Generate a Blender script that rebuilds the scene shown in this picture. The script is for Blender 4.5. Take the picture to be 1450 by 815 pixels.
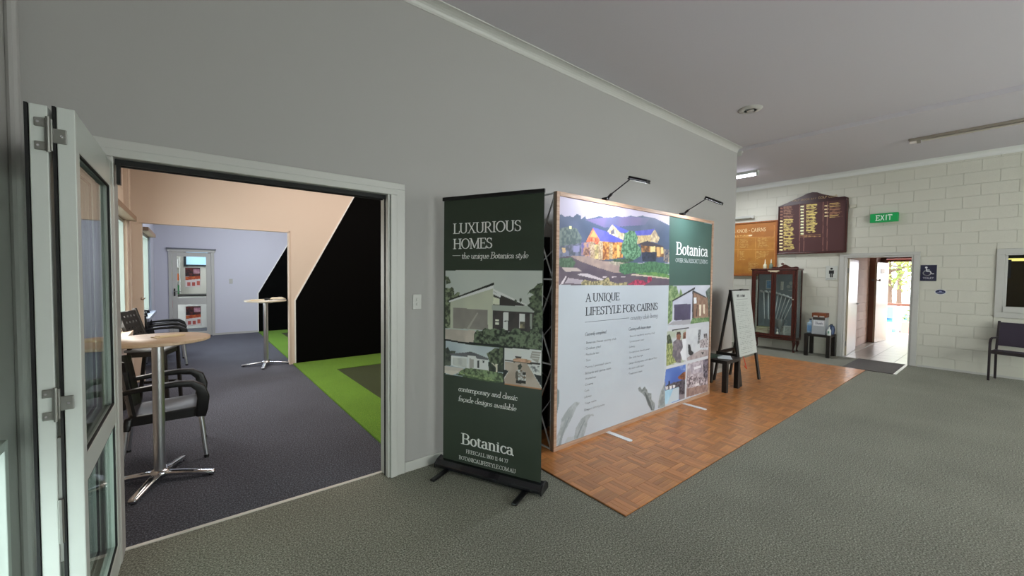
import bpy, bmesh, math, random
import numpy as np
from mathutils import Vector, Matrix

scene = bpy.context.scene
COL = scene.collection
for o in list(bpy.data.objects): bpy.data.objects.remove(o, do_unlink=True)
random.seed(7)

# ------------------------------------------------------------------ camera
cam_data = bpy.data.cameras.new('camera')
cam = bpy.data.objects.new('camera', cam_data); COL.objects.link(cam)
cam_data.sensor_width = 36.0; cam_data.sensor_fit = 'HORIZONTAL'
cam_data.lens = 569.30 / 1450 * 36
cam_data.clip_start = .05; cam_data.clip_end = 400
_r = Vector((0.78083, -0.62465, 0.010242)); _u = Vector((0.013159, 0.032834, 0.999374)); _f = Vector((0.6246, 0.78021, -0.033857))
m = Matrix((( _r.x, _u.x, -_f.x), (_r.y, _u.y, -_f.y), (_r.z, _u.z, -_f.z))).to_4x4()
m.translation = Vector((0, 0, 1.6)); cam.matrix_world = m
scene.camera = cam
# ------------------------------------------------------------------ view, world, lights
scene.view_settings.view_transform = 'Standard'; scene.view_settings.look = 'None'
scene.view_settings.exposure = 0.0; scene.view_settings.gamma = 1.0; scene.view_settings.use_curve_mapping = False
world = bpy.data.worlds.new('world'); scene.world = world; world.use_nodes = True
_bg = world.node_tree.nodes['Background']; _bg.inputs[0].default_value = (.94, .96, 1.0, 1); _bg.inputs[1].default_value = 8.0

def area(name, loc, direction, sx, sy, power, col=(1, 1, 1), spread=math.pi):
    d = bpy.data.lights.new(name, 'AREA'); d.shape = 'RECTANGLE'; d.size = sx; d.size_y = sy; d.energy = power; d.color = col; d.spread = spread
    o = bpy.data.objects.new(name, d); COL.objects.link(o); o.location = loc
    o.rotation_euler = Vector(direction).to_track_quat('-Z', 'Y').to_euler(); return o
LIGHTS = dict(front=165, side=40, low=5, peach=76, far=78, east=14, shop=45)
area('window_light_front', (5.0, -4.9, 1.7), (-.1, 1, -.05), 6.5, 2.0, LIGHTS['front'], (1, .985, .95))
area('window_light_low', (-.60, 2.0, .42), (1, .1, 0), 1.2, .7, LIGHTS['low'], (.85, 1, .98))
area('window_light_peach_room', (-.56, 6.08, 1.55), (1, 0, -.1), 1.3, 1.2, 34, (1, .93, .86))
area('window_light_far_room', (-.56, 9.75, 1.55), (1, 0, -.1), 1.3, 1.2, 25, (.9, .95, 1))
area('unseen_light_peach_room', (2.2, 5.9, 3.6), (0, 0, -1), 3.0, 2.4, LIGHTS['peach'], (1, .86, .78))  # unseen area light added over the peach room
area('unseen_light_far_room', (1.5, 10.2, 3.6), (0, 0, -1), 1.2, .6, LIGHTS['far'], (.86, .9, 1))  # unseen cool area light added over the far room
area('unseen_light_shop', (.4, 14.2, 2.9), (0, 0, -1), 1.6, 1.2, LIGHTS['shop'], (.95, .98, 1))  # unseen area light above the shop

# ------------------------------------------------------------------ materials
def lin(h):
    c = [int(h[i:i+2], 16)/255 for i in (0, 2, 4)]
    return tuple(x/12.92 if x <= .04045 else ((x+.055)/1.055)**2.4 for x in c)
MATS = {}
def mat(name, hexc, rough=.6, metal=0.0, noise=0.0, nscale=30, bump=0.0, bscale=200, coat=0.0, emit=0, alpha=None, trans=0, rough_noise=0, vary=0, spec=None):
    if name in MATS: return MATS[name]
    mt = bpy.data.materials.new(name); mt.use_nodes = True; nt = mt.node_tree; N = nt.nodes; L = nt.links
    b = N['Principled BSDF']; c = lin(hexc)
    b.inputs['Base Color'].default_value = (*c, 1); b.inputs['Roughness'].default_value = rough; b.inputs['Metallic'].default_value = metal
    if spec is not None: b.inputs['Specular IOR Level'].default_value = spec
    b.inputs['Coat Weight'].default_value = coat
    if trans: b.inputs['Transmission Weight'].default_value = trans
    tc = N.new('ShaderNodeTexCoord')
    if noise:
        n = N.new('ShaderNodeTexNoise'); n.inputs['Scale'].default_value = nscale; n.inputs['Detail'].default_value = 4
        L.new(tc.outputs['Object'], n.inputs['Vector'])
        r = N.new('ShaderNodeValToRGB'); r.color_ramp.elements[0].position = .3; r.color_ramp.elements[1].position = .7
        r.color_ramp.elements[0].color = (*[x*(1-noise) for x in c], 1); r.color_ramp.elements[1].color = (*[min(1, x*(1+noise)) for x in c], 1)
        L.new(n.outputs['Fac'], r.inputs['Fac']); L.new(r.outputs['Color'], b.inputs['Base Color'])
    if bump:
        n2 = N.new('ShaderNodeTexNoise'); n2.inputs['Scale'].default_value = bscale; n2.inputs['Detail'].default_value = 3
        L.new(tc.outputs['Object'], n2.inputs['Vector'])
        bp = N.new('ShaderNodeBump'); bp.inputs['Strength'].default_value = bump; bp.inputs['Distance'].default_value = .01
        L.new(n2.outputs['Fac'], bp.inputs['Height']); L.new(bp.outputs['Normal'], b.inputs['Normal'])
    if emit:
        b.inputs['Emission Color'].default_value = (*c, 1); b.inputs['Emission Strength'].default_value = emit
    MATS[name] = mt; return mt
def glass(name, tint='e8f0ec', amount=.9, rough=.02):
    mt = bpy.data.materials.new(name); mt.use_nodes = True; nt = mt.node_tree; N = nt.nodes; L = nt.links
    for n in list(N): N.remove(n)
    out = N.new('ShaderNodeOutputMaterial'); mx = N.new('ShaderNodeMixShader'); t = N.new('ShaderNodeBsdfTransparent'); g = N.new('ShaderNodeBsdfGlossy')
    t.inputs[0].default_value = (*lin(tint), 1); g.inputs['Roughness'].default_value = rough
    lw = N.new('ShaderNodeLayerWeight'); lw.inputs[0].default_value = .5; pw = N.new('ShaderNodeMath'); pw.operation = 'POWER'; pw.inputs[1].default_value = 4
    ma = N.new('ShaderNodeMath'); ma.operation = 'MULTIPLY_ADD'; ma.inputs[1].default_value = .6; ma.inputs[2].default_value = .035
    L.new(lw.outputs['Facing'], pw.inputs[0]); L.new(pw.outputs[0], ma.inputs[0]); L.new(ma.outputs[0], mx.inputs[0]); L.new(t.outputs[0], mx.inputs[1]); L.new(g.outputs[0], mx.inputs[2]); L.new(mx.outputs[0], out.inputs[0])
    MATS[name] = mt; return mt
def carpet(name, c1, c2, c3, scale=160):
    mt = bpy.data.materials.new(name); mt.use_nodes = True; nt = mt.node_tree; N = nt.nodes; L = nt.links; b = N['Principled BSDF']
    b.inputs['Roughness'].default_value = .95; b.inputs['Specular IOR Level'].default_value = .25
    b.inputs['Sheen Weight'].default_value = .06; b.inputs['Sheen Roughness'].default_value = .6
    tc = N.new('ShaderNodeTexCoord'); n = N.new('ShaderNodeTexNoise'); n.inputs['Scale'].default_value = scale; n.inputs['Detail'].default_value = 5; n.inputs['Roughness'].default_value = .7
    L.new(tc.outputs['Object'], n.inputs['Vector'])
    r = N.new('ShaderNodeValToRGB'); e = r.color_ramp.elements; e[0].position = .36; e[1].position = .66; e[0].color = (*lin(c1), 1); e[1].color = (*lin(c3), 1)
    x = e.new(.5); x.color = (*lin(c2), 1)
    L.new(n.outputs['Fac'], r.inputs['Fac'])
    n2 = N.new('ShaderNodeTexNoise'); n2.inputs['Scale'].default_value = 1.3; n2.inputs['Detail'].default_value = 3; L.new(tc.outputs['Object'], n2.inputs['Vector'])
    r2 = N.new('ShaderNodeMapRange'); r2.inputs[1].default_value = .3; r2.inputs[2].default_value = .7; r2.inputs[3].default_value = .9; r2.inputs[4].default_value = 1.1
    L.new(n2.outputs['Fac'], r2.inputs[0])
    mx = N.new('ShaderNodeMix'); mx.data_type = 'RGBA'; mx.blend_type = 'MULTIPLY'; mx.inputs[0].default_value = 1
    L.new(r.outputs['Color'], mx.inputs[6]); L.new(r2.outputs[0], mx.inputs[7]); L.new(mx.outputs[2], b.inputs['Base Color'])
    bp = N.new('ShaderNodeBump'); bp.inputs['Strength'].default_value = .6; bp.inputs['Distance'].default_value = .01
    n3 = N.new('ShaderNodeTexNoise'); n3.inputs['Scale'].default_value = scale*1.2; n3.inputs['Detail'].default_value = 4; L.new(tc.outputs['Object'], n3.inputs['Vector'])
    L.new(n3.outputs['Fac'], bp.inputs['Height']); L.new(bp.outputs['Normal'], b.inputs['Normal'])
    MATS[name] = mt; return mt
def wood(name, c1, c2, rough=.4, along='X', scale=3, vary=0.0, coat=0.0):
    mt = bpy.data.materials.new(name); mt.use_nodes = True; nt = mt.node_tree; N = nt.nodes; L = nt.links; b = N['Principled BSDF']
    b.inputs['Roughness'].default_value = rough; b.inputs['Coat Weight'].default_value = coat; b.inputs['Coat Roughness'].default_value = .15
    tc = N.new('ShaderNodeTexCoord'); mp = N.new('ShaderNodeMapping'); L.new(tc.outputs['Object'], mp.inputs['Vector'])
    s = {'X': (1, 14, 14), 'Y': (14, 1, 14), 'Z': (14, 14, 1)}[along]; mp.inputs['Scale'].default_value = s
    n = N.new('ShaderNodeTexNoise'); n.inputs['Scale'].default_value = scale; n.inputs['Detail'].default_value = 6; n.inputs['Distortion'].default_value = .6
    L.new(mp.outputs[0], n.inputs['Vector'])
    r = N.new('ShaderNodeValToRGB'); r.color_ramp.elements[0].position = .3; r.color_ramp.elements[1].position = .7
    r.color_ramp.elements[0].color = (*lin(c1), 1); r.color_ramp.elements[1].color = (*lin(c2), 1); L.new(n.outputs['Fac'], r.inputs['Fac'])
    if vary:
        oi = N.new('ShaderNodeObjectInfo'); ge = N.new('ShaderNodeNewGeometry')
        ad = N.new('ShaderNodeMath'); ad.operation = 'ADD'; L.new(oi.outputs['Random'], ad.inputs[0]); L.new(ge.outputs['Random Per Island'], ad.inputs[1])
        fr = N.new('ShaderNodeMath'); fr.operation = 'FRACT'; L.new(ad.outputs[0], fr.inputs[0])
        mr = N.new('ShaderNodeMapRange'); mr.inputs[3].default_value = 1-vary; mr.inputs[4].default_value = 1+vary; L.new(fr.outputs[0], mr.inputs[0])
        mx = N.new('ShaderNodeMix'); mx.data_type = 'RGBA'; mx.blend_type = 'MULTIPLY'; mx.inputs[0].default_value = 1
        L.new(r.outputs['Color'], mx.inputs[6]); L.new(mr.outputs[0], mx.inputs[7]); L.new(mx.outputs[2], b.inputs['Base Color'])
    else: L.new(r.outputs['Color'], b.inputs['Base Color'])
    MATS[name] = mt; return mt
def print_mat(name, rough=.55):
    mt = bpy.data.materials.new(name); mt.use_nodes = True; N = mt.node_tree.nodes; b = N['Principled BSDF']; b.inputs['Roughness'].default_value = rough
    a = N.new('ShaderNodeAttribute'); a.attribute_name = 'ink'; mt.node_tree.links.new(a.outputs['Color'], b.inputs['Base Color']); MATS[name] = mt; return mt

PAINT = mat('wall_paint', 'a8a6a3', .75, bump=.05, bscale=60)
BLOCKP = mat('block_paint', 'cdccc0', .7, bump=.35, bscale=90)
BLOCKPEACH = mat('block_paint_peach', 'dccbbb', .7, bump=.3, bscale=90)
PEACH = mat('peach_paint', 'dccbbb', .8, bump=.05, bscale=60)
COOLWALL = mat('cool_light_white_wall', 'cfd0dc', .8, bump=.05, bscale=60)  # cool light on a white wall, put into its colour
CEIL = mat('ceiling_paint', 'c8c4ca', .8, bump=.08, bscale=40)
TRIM = mat('gloss_white_trim', 'bfbfba', .4)
BLACKWALL = mat('matt_black_paint', '050505', .95, spec=.1)
ALU = mat('brushed_aluminium', 'c9ccd0', .28, 1.0)
ALUW = mat('powdercoat_white', 'c4c9c4', .38)
CHROME = mat('polished_chrome', 'd8dadd', .12, 1.0)
STEEL = mat('dull_steel', '8f8f8a', .4, .9)
RUBBER = mat('black_rubber', '0b0c0c', .7)
BLACKP = mat('black_plastic', '0e0e10', .38)
BLACKWOOD = mat('black_stained_wood', '17130f', .5, noise=.3, nscale=20)
GLASS = glass('clear_glass', 'f4f8f6')
TINT = glass('grey_tinted_glass', 'eef2ee')
SMOKE = glass('faint_window_glass', 'c8d0cc')
PRINT = print_mat('printed_vinyl', .5)
PRINTB = print_mat('printed_board', .6)
CARPET = carpet('green_grey_carpet', '4a4c41', '7b7b6e', 'babaac', 110)
CARPETB = carpet('blue_grey_carpet', '24252d', '474953', '7e818e', 95)
TURF = carpet('green_turf', '40680a', '5e8a1c', '84ac38', 120)
TURFD = carpet('olive_turf', '222b10', '313c19', '465225', 160)
MATM = carpet('door_mat_pile', '4a4644', '5c5856', '76716e', 260)
WOODFR = wood('oak_print_frame', 'a07c66', 'c4a48c', .5, 'X', 4)
PARQ = wood('parquet_wood', 'b27040', 'ca8c50', .33, 'X', 5, vary=.22, coat=.25)
PARQY = wood('parquet_wood_crossways', 'b27040', 'ca8c50', .33, 'Y', 5, vary=.22, coat=.25)
GROUT = mat('parquet_bed', '5a3420', .6)
EDGING = mat('white_edging', 'f0f0ee', .4)
BRIGHTTRIM = mat('bright_white_trim', 'dcdedb', .45)
TILE = mat('pale_floor_tile', 'b9b6b0', .28, noise=.08, nscale=5)
TILEG = mat('tile_grout', '8b8680', .8)
MAHOG = wood('mahogany', '34130c', '522016', .3, 'Z', 4, coat=.3)
BEECH = wood('beech_laminate', 'c8aa8a', 'dcc2a2', .4, 'X', 3)
BROWNP = mat('brown_paint', '8e6454', .5)
DOORP = mat('cream_door_paint', 'b8aa92', .3)

# ------------------------------------------------------------------ mesh helpers
class MB:
    def __init__(s): s.v = []; s.f = []; s.m = []; s.cv = []; s.cf = []
    def add(s, vs, fs, mi=0):
        k = len(s.v); s.v += [tuple(v) for v in vs]; s.f += [tuple(i+k for i in f) for f in fs]; s.m += [mi]*len(fs); s.cv.append(len(s.v)); s.cf.append(len(s.f)); return s
    def box(s, x0, x1, y0, y1, z0, z1, mi=0, mtx=None, c=0):
        x0, x1 = min(x0, x1), max(x0, x1); y0, y1 = min(y0, y1), max(y0, y1); z0, z1 = min(z0, z1), max(z0, z1)
        vs = [(x0,y0,z0),(x1,y0,z0),(x1,y1,z0),(x0,y1,z0),(x0,y0,z1),(x1,y0,z1),(x1,y1,z1),(x0,y1,z1)]
        if mtx is not None: vs = [mtx @ Vector(v) for v in vs]
        return s.add(vs, [(0,3,2,1),(4,5,6,7),(0,1,5,4),(1,2,6,5),(2,3,7,6),(3,0,4,7)], mi)
    def tube(s, path, r, n=10, cap=True, mi=0, flat=1.0, up=None):
        P = [Vector(p) for p in path]; R = r if isinstance(r, (list, tuple)) else [r]*len(P)
        rings = []; prev = None
        for i, p in enumerate(P):
            t = (P[min(i+1, len(P)-1)]-P[max(i-1, 0)]).normalized()
            if prev is None:
                a = Vector(up) if up else (Vector((0, 0, 1)) if abs(t.z) < .9 else Vector((1, 0, 0)))
            else: a = prev
            b = t.cross(a).normalized(); a = b.cross(t).normalized(); prev = a
            rings.append([p+b*(R[i]*math.cos(2*math.pi*k/n+math.pi/n))+a*(R[i]*flat*math.sin(2*math.pi*k/n+math.pi/n)) for k in range(n)])
        vs = [v for ring in rings for v in ring]; fs = []
        for i in range(len(P)-1):
            for k in range(n): fs.append((i*n+k, i*n+(k+1) % n, (i+1)*n+(k+1) % n, (i+1)*n+k))
        if cap: fs.append(tuple(range(n))[::-1]); fs.append(tuple((len(P)-1)*n+k for k in range(n)))
        return s.add(vs, fs, mi)
    def ribbon(s, path, w, th, side, mi=0):
        """a flat bar swept along a path; side is its width direction"""
        P = [Vector(p) for p in path]; sd = Vector(side).normalized(); vs = []; W = w if isinstance(w, (list, tuple)) else [w]*len(P); TH = th if isinstance(th, (list, tuple)) else [th]*len(P)
        for i, p in enumerate(P):
            t = (P[min(i+1, len(P)-1)]-P[max(i-1, 0)]).normalized(); nn = t.cross(sd).normalized()
            for a, b in ((-1,-1),(1,-1),(1,1),(-1,1)): vs.append(p+sd*(a*W[i]/2)+nn*(b*TH[i]/2))
        fs = [(3,2,1,0), tuple((len(P)-1)*4+k for k in range(4))]
        for i in range(len(P)-1):
            for k in range(4): fs.append((i*4+k, i*4+(k+1) % 4, (i+1)*4+(k+1) % 4, (i+1)*4+k))
        return s.add(vs, fs, mi)
    def lathe(s, prof, n=24, loc=(0,0,0), mi=0, sx=1, sy=1):
        vs = []; fs = []
        for r, z in prof:
            for k in range(n): vs.append((loc[0]+sx*r*math.cos(2*math.pi*k/n), loc[1]+sy*r*math.sin(2*math.pi*k/n), loc[2]+z))
        for i in range(len(prof)-1):
            for k in range(n): fs.append((i*n+k, i*n+(k+1) % n, (i+1)*n+(k+1) % n, (i+1)*n+k))
        fs.append(tuple(range(n))[::-1]); fs.append(tuple((len(prof)-1)*n+k for k in range(n)))
        return s.add(vs, fs, mi)
    def prism(s, poly, f0, f1, mi=0):
        """poly in 2D, f0/f1 map (u,v) to the two end faces"""
        n = len(poly); vs = [f0(u, v) for u, v in poly]+[f1(u, v) for u, v in poly]
        return s.add(vs, [tuple(range(n))[::-1], tuple(range(n, 2*n))]+[(i, (i+1) % n, (i+1) % n+n, i+n) for i in range(n)], mi)
    def xf(s, M): s.v = [tuple(M @ Vector(v)) for v in s.v]; return s
    def build_each(s, name, *a, **k):
        """one object for every piece that was added"""
        out = []
        for (v0, v1, f0, f1) in zip([0]+s.cv[:-1], s.cv, [0]+s.cf[:-1], s.cf):
            q = MB(); q.v = s.v[v0:v1]; q.f = [tuple(i-v0 for i in fc) for fc in s.f[f0:f1]]; q.m = s.m[f0:f1]; out.append(q.build(name, *a, **k))
        return out
    def build(s, name, mats, parent=None, bevel=0, smooth=False, seg=2, world=False, kind=None, label=None, fix=True):
        me = bpy.data.meshes.new(name); vs = s.v
        if world and parent is not None: vs = [tuple(Vector(v)-parent.location) for v in vs]
        me.from_pydata(vs, [], s.f)
        if not isinstance(mats, (list, tuple)): mats = [mats]
        for q in mats: me.materials.append(q)
        if len(mats) > 1: me.polygons.foreach_set('material_index', s.m)
        if fix:
            b = bmesh.new(); b.from_mesh(me); bmesh.ops.recalc_face_normals(b, faces=b.faces); b.to_mesh(me); b.free()
        if smooth: me.polygons.foreach_set('use_smooth', [True]*len(me.polygons))
        o = bpy.data.objects.new(name, me); COL.objects.link(o)
        if parent is not None: o.parent = parent
        if bevel:
            bv = o.modifiers.new('bevel', 'BEVEL'); bv.width = bevel; bv.segments = seg; bv.limit_method = 'ANGLE'; bv.angle_limit = math.radians(40)
        if smooth:
            try:
                es = o.modifiers.new('split', 'EDGE_SPLIT'); es.split_angle = math.radians(50)
            except Exception: pass
        if kind: o['kind'] = kind
        if label: o['label'] = label
        return o
def box(*a, **k): return MB().box(*a, **k)
def thing(name, label, cat, loc=(0,0,0), rz=0, group=None):
    o = bpy.data.objects.new(name, None); COL.objects.link(o); o.location = loc; o.rotation_euler = (0, 0, rz); o.empty_display_size = .1
    o['label'] = label; o['category'] = cat
    if group: o['group'] = group
    return o
def tag(o, label, cat, group=None):
    o['label'] = label; o['category'] = cat
    if group: o['group'] = group
    return o
def struct(name, mb, mt, **k):
    return mb.build(name, mt, kind='structure', **k)
def sroot(name, loc=(0,0,0), rz=0):
    o = bpy.data.objects.new(name, None); COL.objects.link(o); o.location = loc; o.rotation_euler = (0, 0, rz); o['kind'] = 'structure'; return o
def part_at(mb, name, mt, parent, **k): return mb.build(name, mt, parent, world=True, **k)
def dup(root, loc, rz, label, group=None):
    r = root.copy(); COL.objects.link(r); r.location = loc; r.rotation_euler = (0, 0, rz); r['label'] = label
    if group: r['group'] = group
    for ch in [c for c in bpy.data.objects if c.parent == root]:
        c = ch.copy(); COL.objects.link(c); c.parent = r
        for g in [x for x in bpy.data.objects if x.parent == ch]:
            d = g.copy(); COL.objects.link(d); d.parent = c
    return r
def cells(u0, u1, v0, v1, holes):
    us = sorted({u0, u1, *[min(max(h[i], u0), u1) for h in holes for i in (0, 1)]}); vs = sorted({v0, v1, *[min(max(h[i], v0), v1) for h in holes for i in (2, 3)]})
    for a, b in zip(us[:-1], us[1:]):
        col = []
        for c, d in zip(vs[:-1], vs[1:]):
            if b-a < 1e-6 or d-c < 1e-6: continue
            mu, mv = (a+b)/2, (c+d)/2
            if any(h[0] < mu < h[1] and h[2] < mv < h[3] for h in holes): continue
            if col and abs(col[-1][3]-c) < 1e-6: col[-1] = (a, b, col[-1][2], d)
            else: col.append((a, b, c, d))
        yield from col
def wall(name, axis, t0, t1, u0, u1, z0, z1, mt, holes=()):
    m_ = MB()
    for a, b, c, d in cells(u0, u1, z0, z1, holes):
        m_.box(t0, t1, a, b, c, d) if axis == 'x' else m_.box(a, b, t0, t1, c, d)
    return struct(name, m_, mt, fix=False)
def blocks(parent, axis, face, depth, u0, u1, z0, z1, holes, mt, bw=.4, bh=.2, gap=.0045, ch=.0022):
    """painted concrete blocks, each an object; depth signed from face towards the wall core"""
    cache = {}
    row = 0; z = z0
    while z < z1-.02:
        zt = min(z+bh, z1); u = u0-(bw/2 if row % 2 else 0)
        while u < u1-.01:
            a, b = max(u, u0), min(u+bw, u1)
            hs = [q for q in holes if q[0] < b and q[1] > a and q[2] < zt and q[3] > z]
            if b-a > .03:
                for (p, q, r_, s_) in cells(a, b, z, zt, hs):
                    w, hh = q-p-gap, s_-r_-gap
                    if w < .02 or hh < .02: continue
                    key = (round(w, 4), round(hh, 4))
                    if key not in cache:
                        W, H = w/2, hh/2; d = depth
                        vs = [(-W,0+d,-H),(W,d,-H),(W,d,H),(-W,d,H),(-W,ch*(1 if d > 0 else -1),-H),(W,ch*(1 if d > 0 else -1),-H),(W,ch*(1 if d > 0 else -1),H),(-W,ch*(1 if d > 0 else -1),H),
                              (-W+ch,0,-H+ch),(W-ch,0,-H+ch),(W-ch,0,H-ch),(-W+ch,0,H-ch)]
                        fs = [(0,1,5,4),(1,2,6,5),(2,3,7,6),(3,0,4,7),(4,5,9,8),(5,6,10,9),(6,7,11,10),(7,4,8,11),(8,9,10,11)]
                        if axis == 'x': vs = [(v[1], v[0], v[2]) for v in vs]
                        o = MB().add(vs, fs).build('block', mt, parent); cache[key] = o
                    else:
                        o = cache[key].copy(); COL.objects.link(o)
                    cu, cz = (p+q)/2, (r_+s_)/2
                    o.location = (face, cu, cz) if axis == 'x' else (cu, face, cz)
            u += bw
        z += bh; row += 1
# ------------------------------------------------------------------ printed surfaces
def vnoise(U, V, scale, seed):
    rng = np.random.RandomState(seed); g = rng.rand(64, 64); x = U/scale; y = V/scale
    xi = np.floor(x).astype(int); yi = np.floor(y).astype(int); fx = x-xi; fy = y-yi
    fx = fx*fx*(3-2*fx); fy = fy*fy*(3-2*fy)
    G = lambda a, b: g[a % 64, b % 64]
    return (G(xi, yi)*(1-fx)+G(xi+1, yi)*fx)*(1-fy)+(G(xi, yi+1)*(1-fx)+G(xi+1, yi+1)*fx)*fy
def canvas(name, base, ops, u0, u1, v0, v1, step, place, mt, parent, world=False, label=None, gain=1.0):
    lin = lambda c, f=globals()['lin']: tuple(min(.92, q*gain) for q in f(c))
    nx = max(2, int((u1-u0)/step)); ny = max(2, int((v1-v0)/step))
    us = np.linspace(u0, u1, nx+1); vs = np.linspace(v0, v1, ny+1); U, V = np.meshgrid(us, vs)
    C = np.empty(U.shape+(3,)); C[:] = globals()['lin'](base)
    for k, op in enumerate(ops):
        P = op[1]; c1 = lin(op[2]); xs = [p_[0] for p_ in P]; ys = [p_[1] for p_ in P]
        i0, i1 = np.searchsorted(us, [min(xs), max(xs)]); j0, j1 = np.searchsorted(vs, [min(ys), max(ys)])
        if i1 <= i0 or j1 <= j0: continue
        su = U[j0:j1+1, i0:i1+1]; sv = V[j0:j1+1, i0:i1+1]; ins = np.zeros(su.shape, bool)
        for (x1, y1), (x2, y2) in zip(P, P[1:]+P[:1]):
            if y1 == y2: continue
            cnd = ((y1 > sv) != (y2 > sv)) & (su < (x2-x1)*(sv-y1)/(y2-y1)+x1); ins ^= cnd
        sub = C[j0:j1+1, i0:i1+1]
        if len(op) > 3 and op[3]:
            n = vnoise(su, sv, op[4], k)
            n2 = vnoise(su, sv, op[4]*.45, k+77); t = np.clip((n*.6+n2*.4-.5)*3+.5, 0, 1)[..., None]
            col = np.array(c1)*(1-t)+np.array(lin(op[3]))*t
            sub[ins] = col[ins]
        else: sub[ins] = c1
    f = place
    co = np.array([f(a, b) for a, b in ((u0, v0), (u1, v0), (u0, v1))]); A = (U-u0)/(u1-u0); B = (V-v0)/(v1-v0)
    pts = co[0]+A[..., None]*(co[1]-co[0])+B[..., None]*(co[2]-co[0])
    if world and parent is not None: pts = pts-np.array(parent.location)
    me = bpy.data.meshes.new(name); nv = (nx+1)*(ny+1)
    idx = np.arange(nv).reshape(ny+1, nx+1)
    q = np.stack([idx[:-1, :-1], idx[:-1, 1:], idx[1:, 1:], idx[1:, :-1]], -1).reshape(-1, 4)
    me.vertices.add(nv); me.vertices.foreach_set('co', pts.reshape(-1).astype(np.float32))
    me.loops.add(q.size); me.loops.foreach_set('vertex_index', q.reshape(-1).astype(np.int32))
    me.polygons.add(len(q)); me.polygons.foreach_set('loop_start', np.arange(0, q.size, 4).astype(np.int32))
    try: me.polygons.foreach_set('loop_total', np.full(len(q), 4, np.int32))
    except Exception: pass
    me.update(calc_edges=True)
    at = me.color_attributes.new('ink', 'FLOAT_COLOR', 'POINT')
    at.data.foreach_set('color', np.concatenate([C.reshape(-1, 3), np.ones((nv, 1))], 1).reshape(-1).astype(np.float32))
    me.materials.append(mt); o = bpy.data.objects.new(name, me); COL.objects.link(o)
    if parent is not None: o.parent = parent
    if label: o['label'] = label
    return o
INK = {}
def ink(c, rough=.5):
    if c not in INK: INK[c] = mat('ink_'+c, c, rough)
    return INK[c]
def lettering(name, items, place, parent, world=False):
    """items: (string, style, u0, v0, width, height, colour, dv): flat printed letters; one object per line"""
    for s_, st, u0, v0, w, hh, c, dv in items:
        mb = MB()
        o_ = Vector(place(0, 0)); nrm = (Vector(place(1, 0))-o_).cross(Vector(place(0, 1))-o_).normalized()
        for k, poly in enumerate(text_polys(s_, st, w, hh)):
            if len(poly) < 3: continue
            mb.add([Vector(place(u0+a, v0+b))+nrm*(.000012*k) for a, b in poly], [tuple(range(len(poly)))])
        mb.build(name, ink(c), parent, world=world, fix=False)
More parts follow.
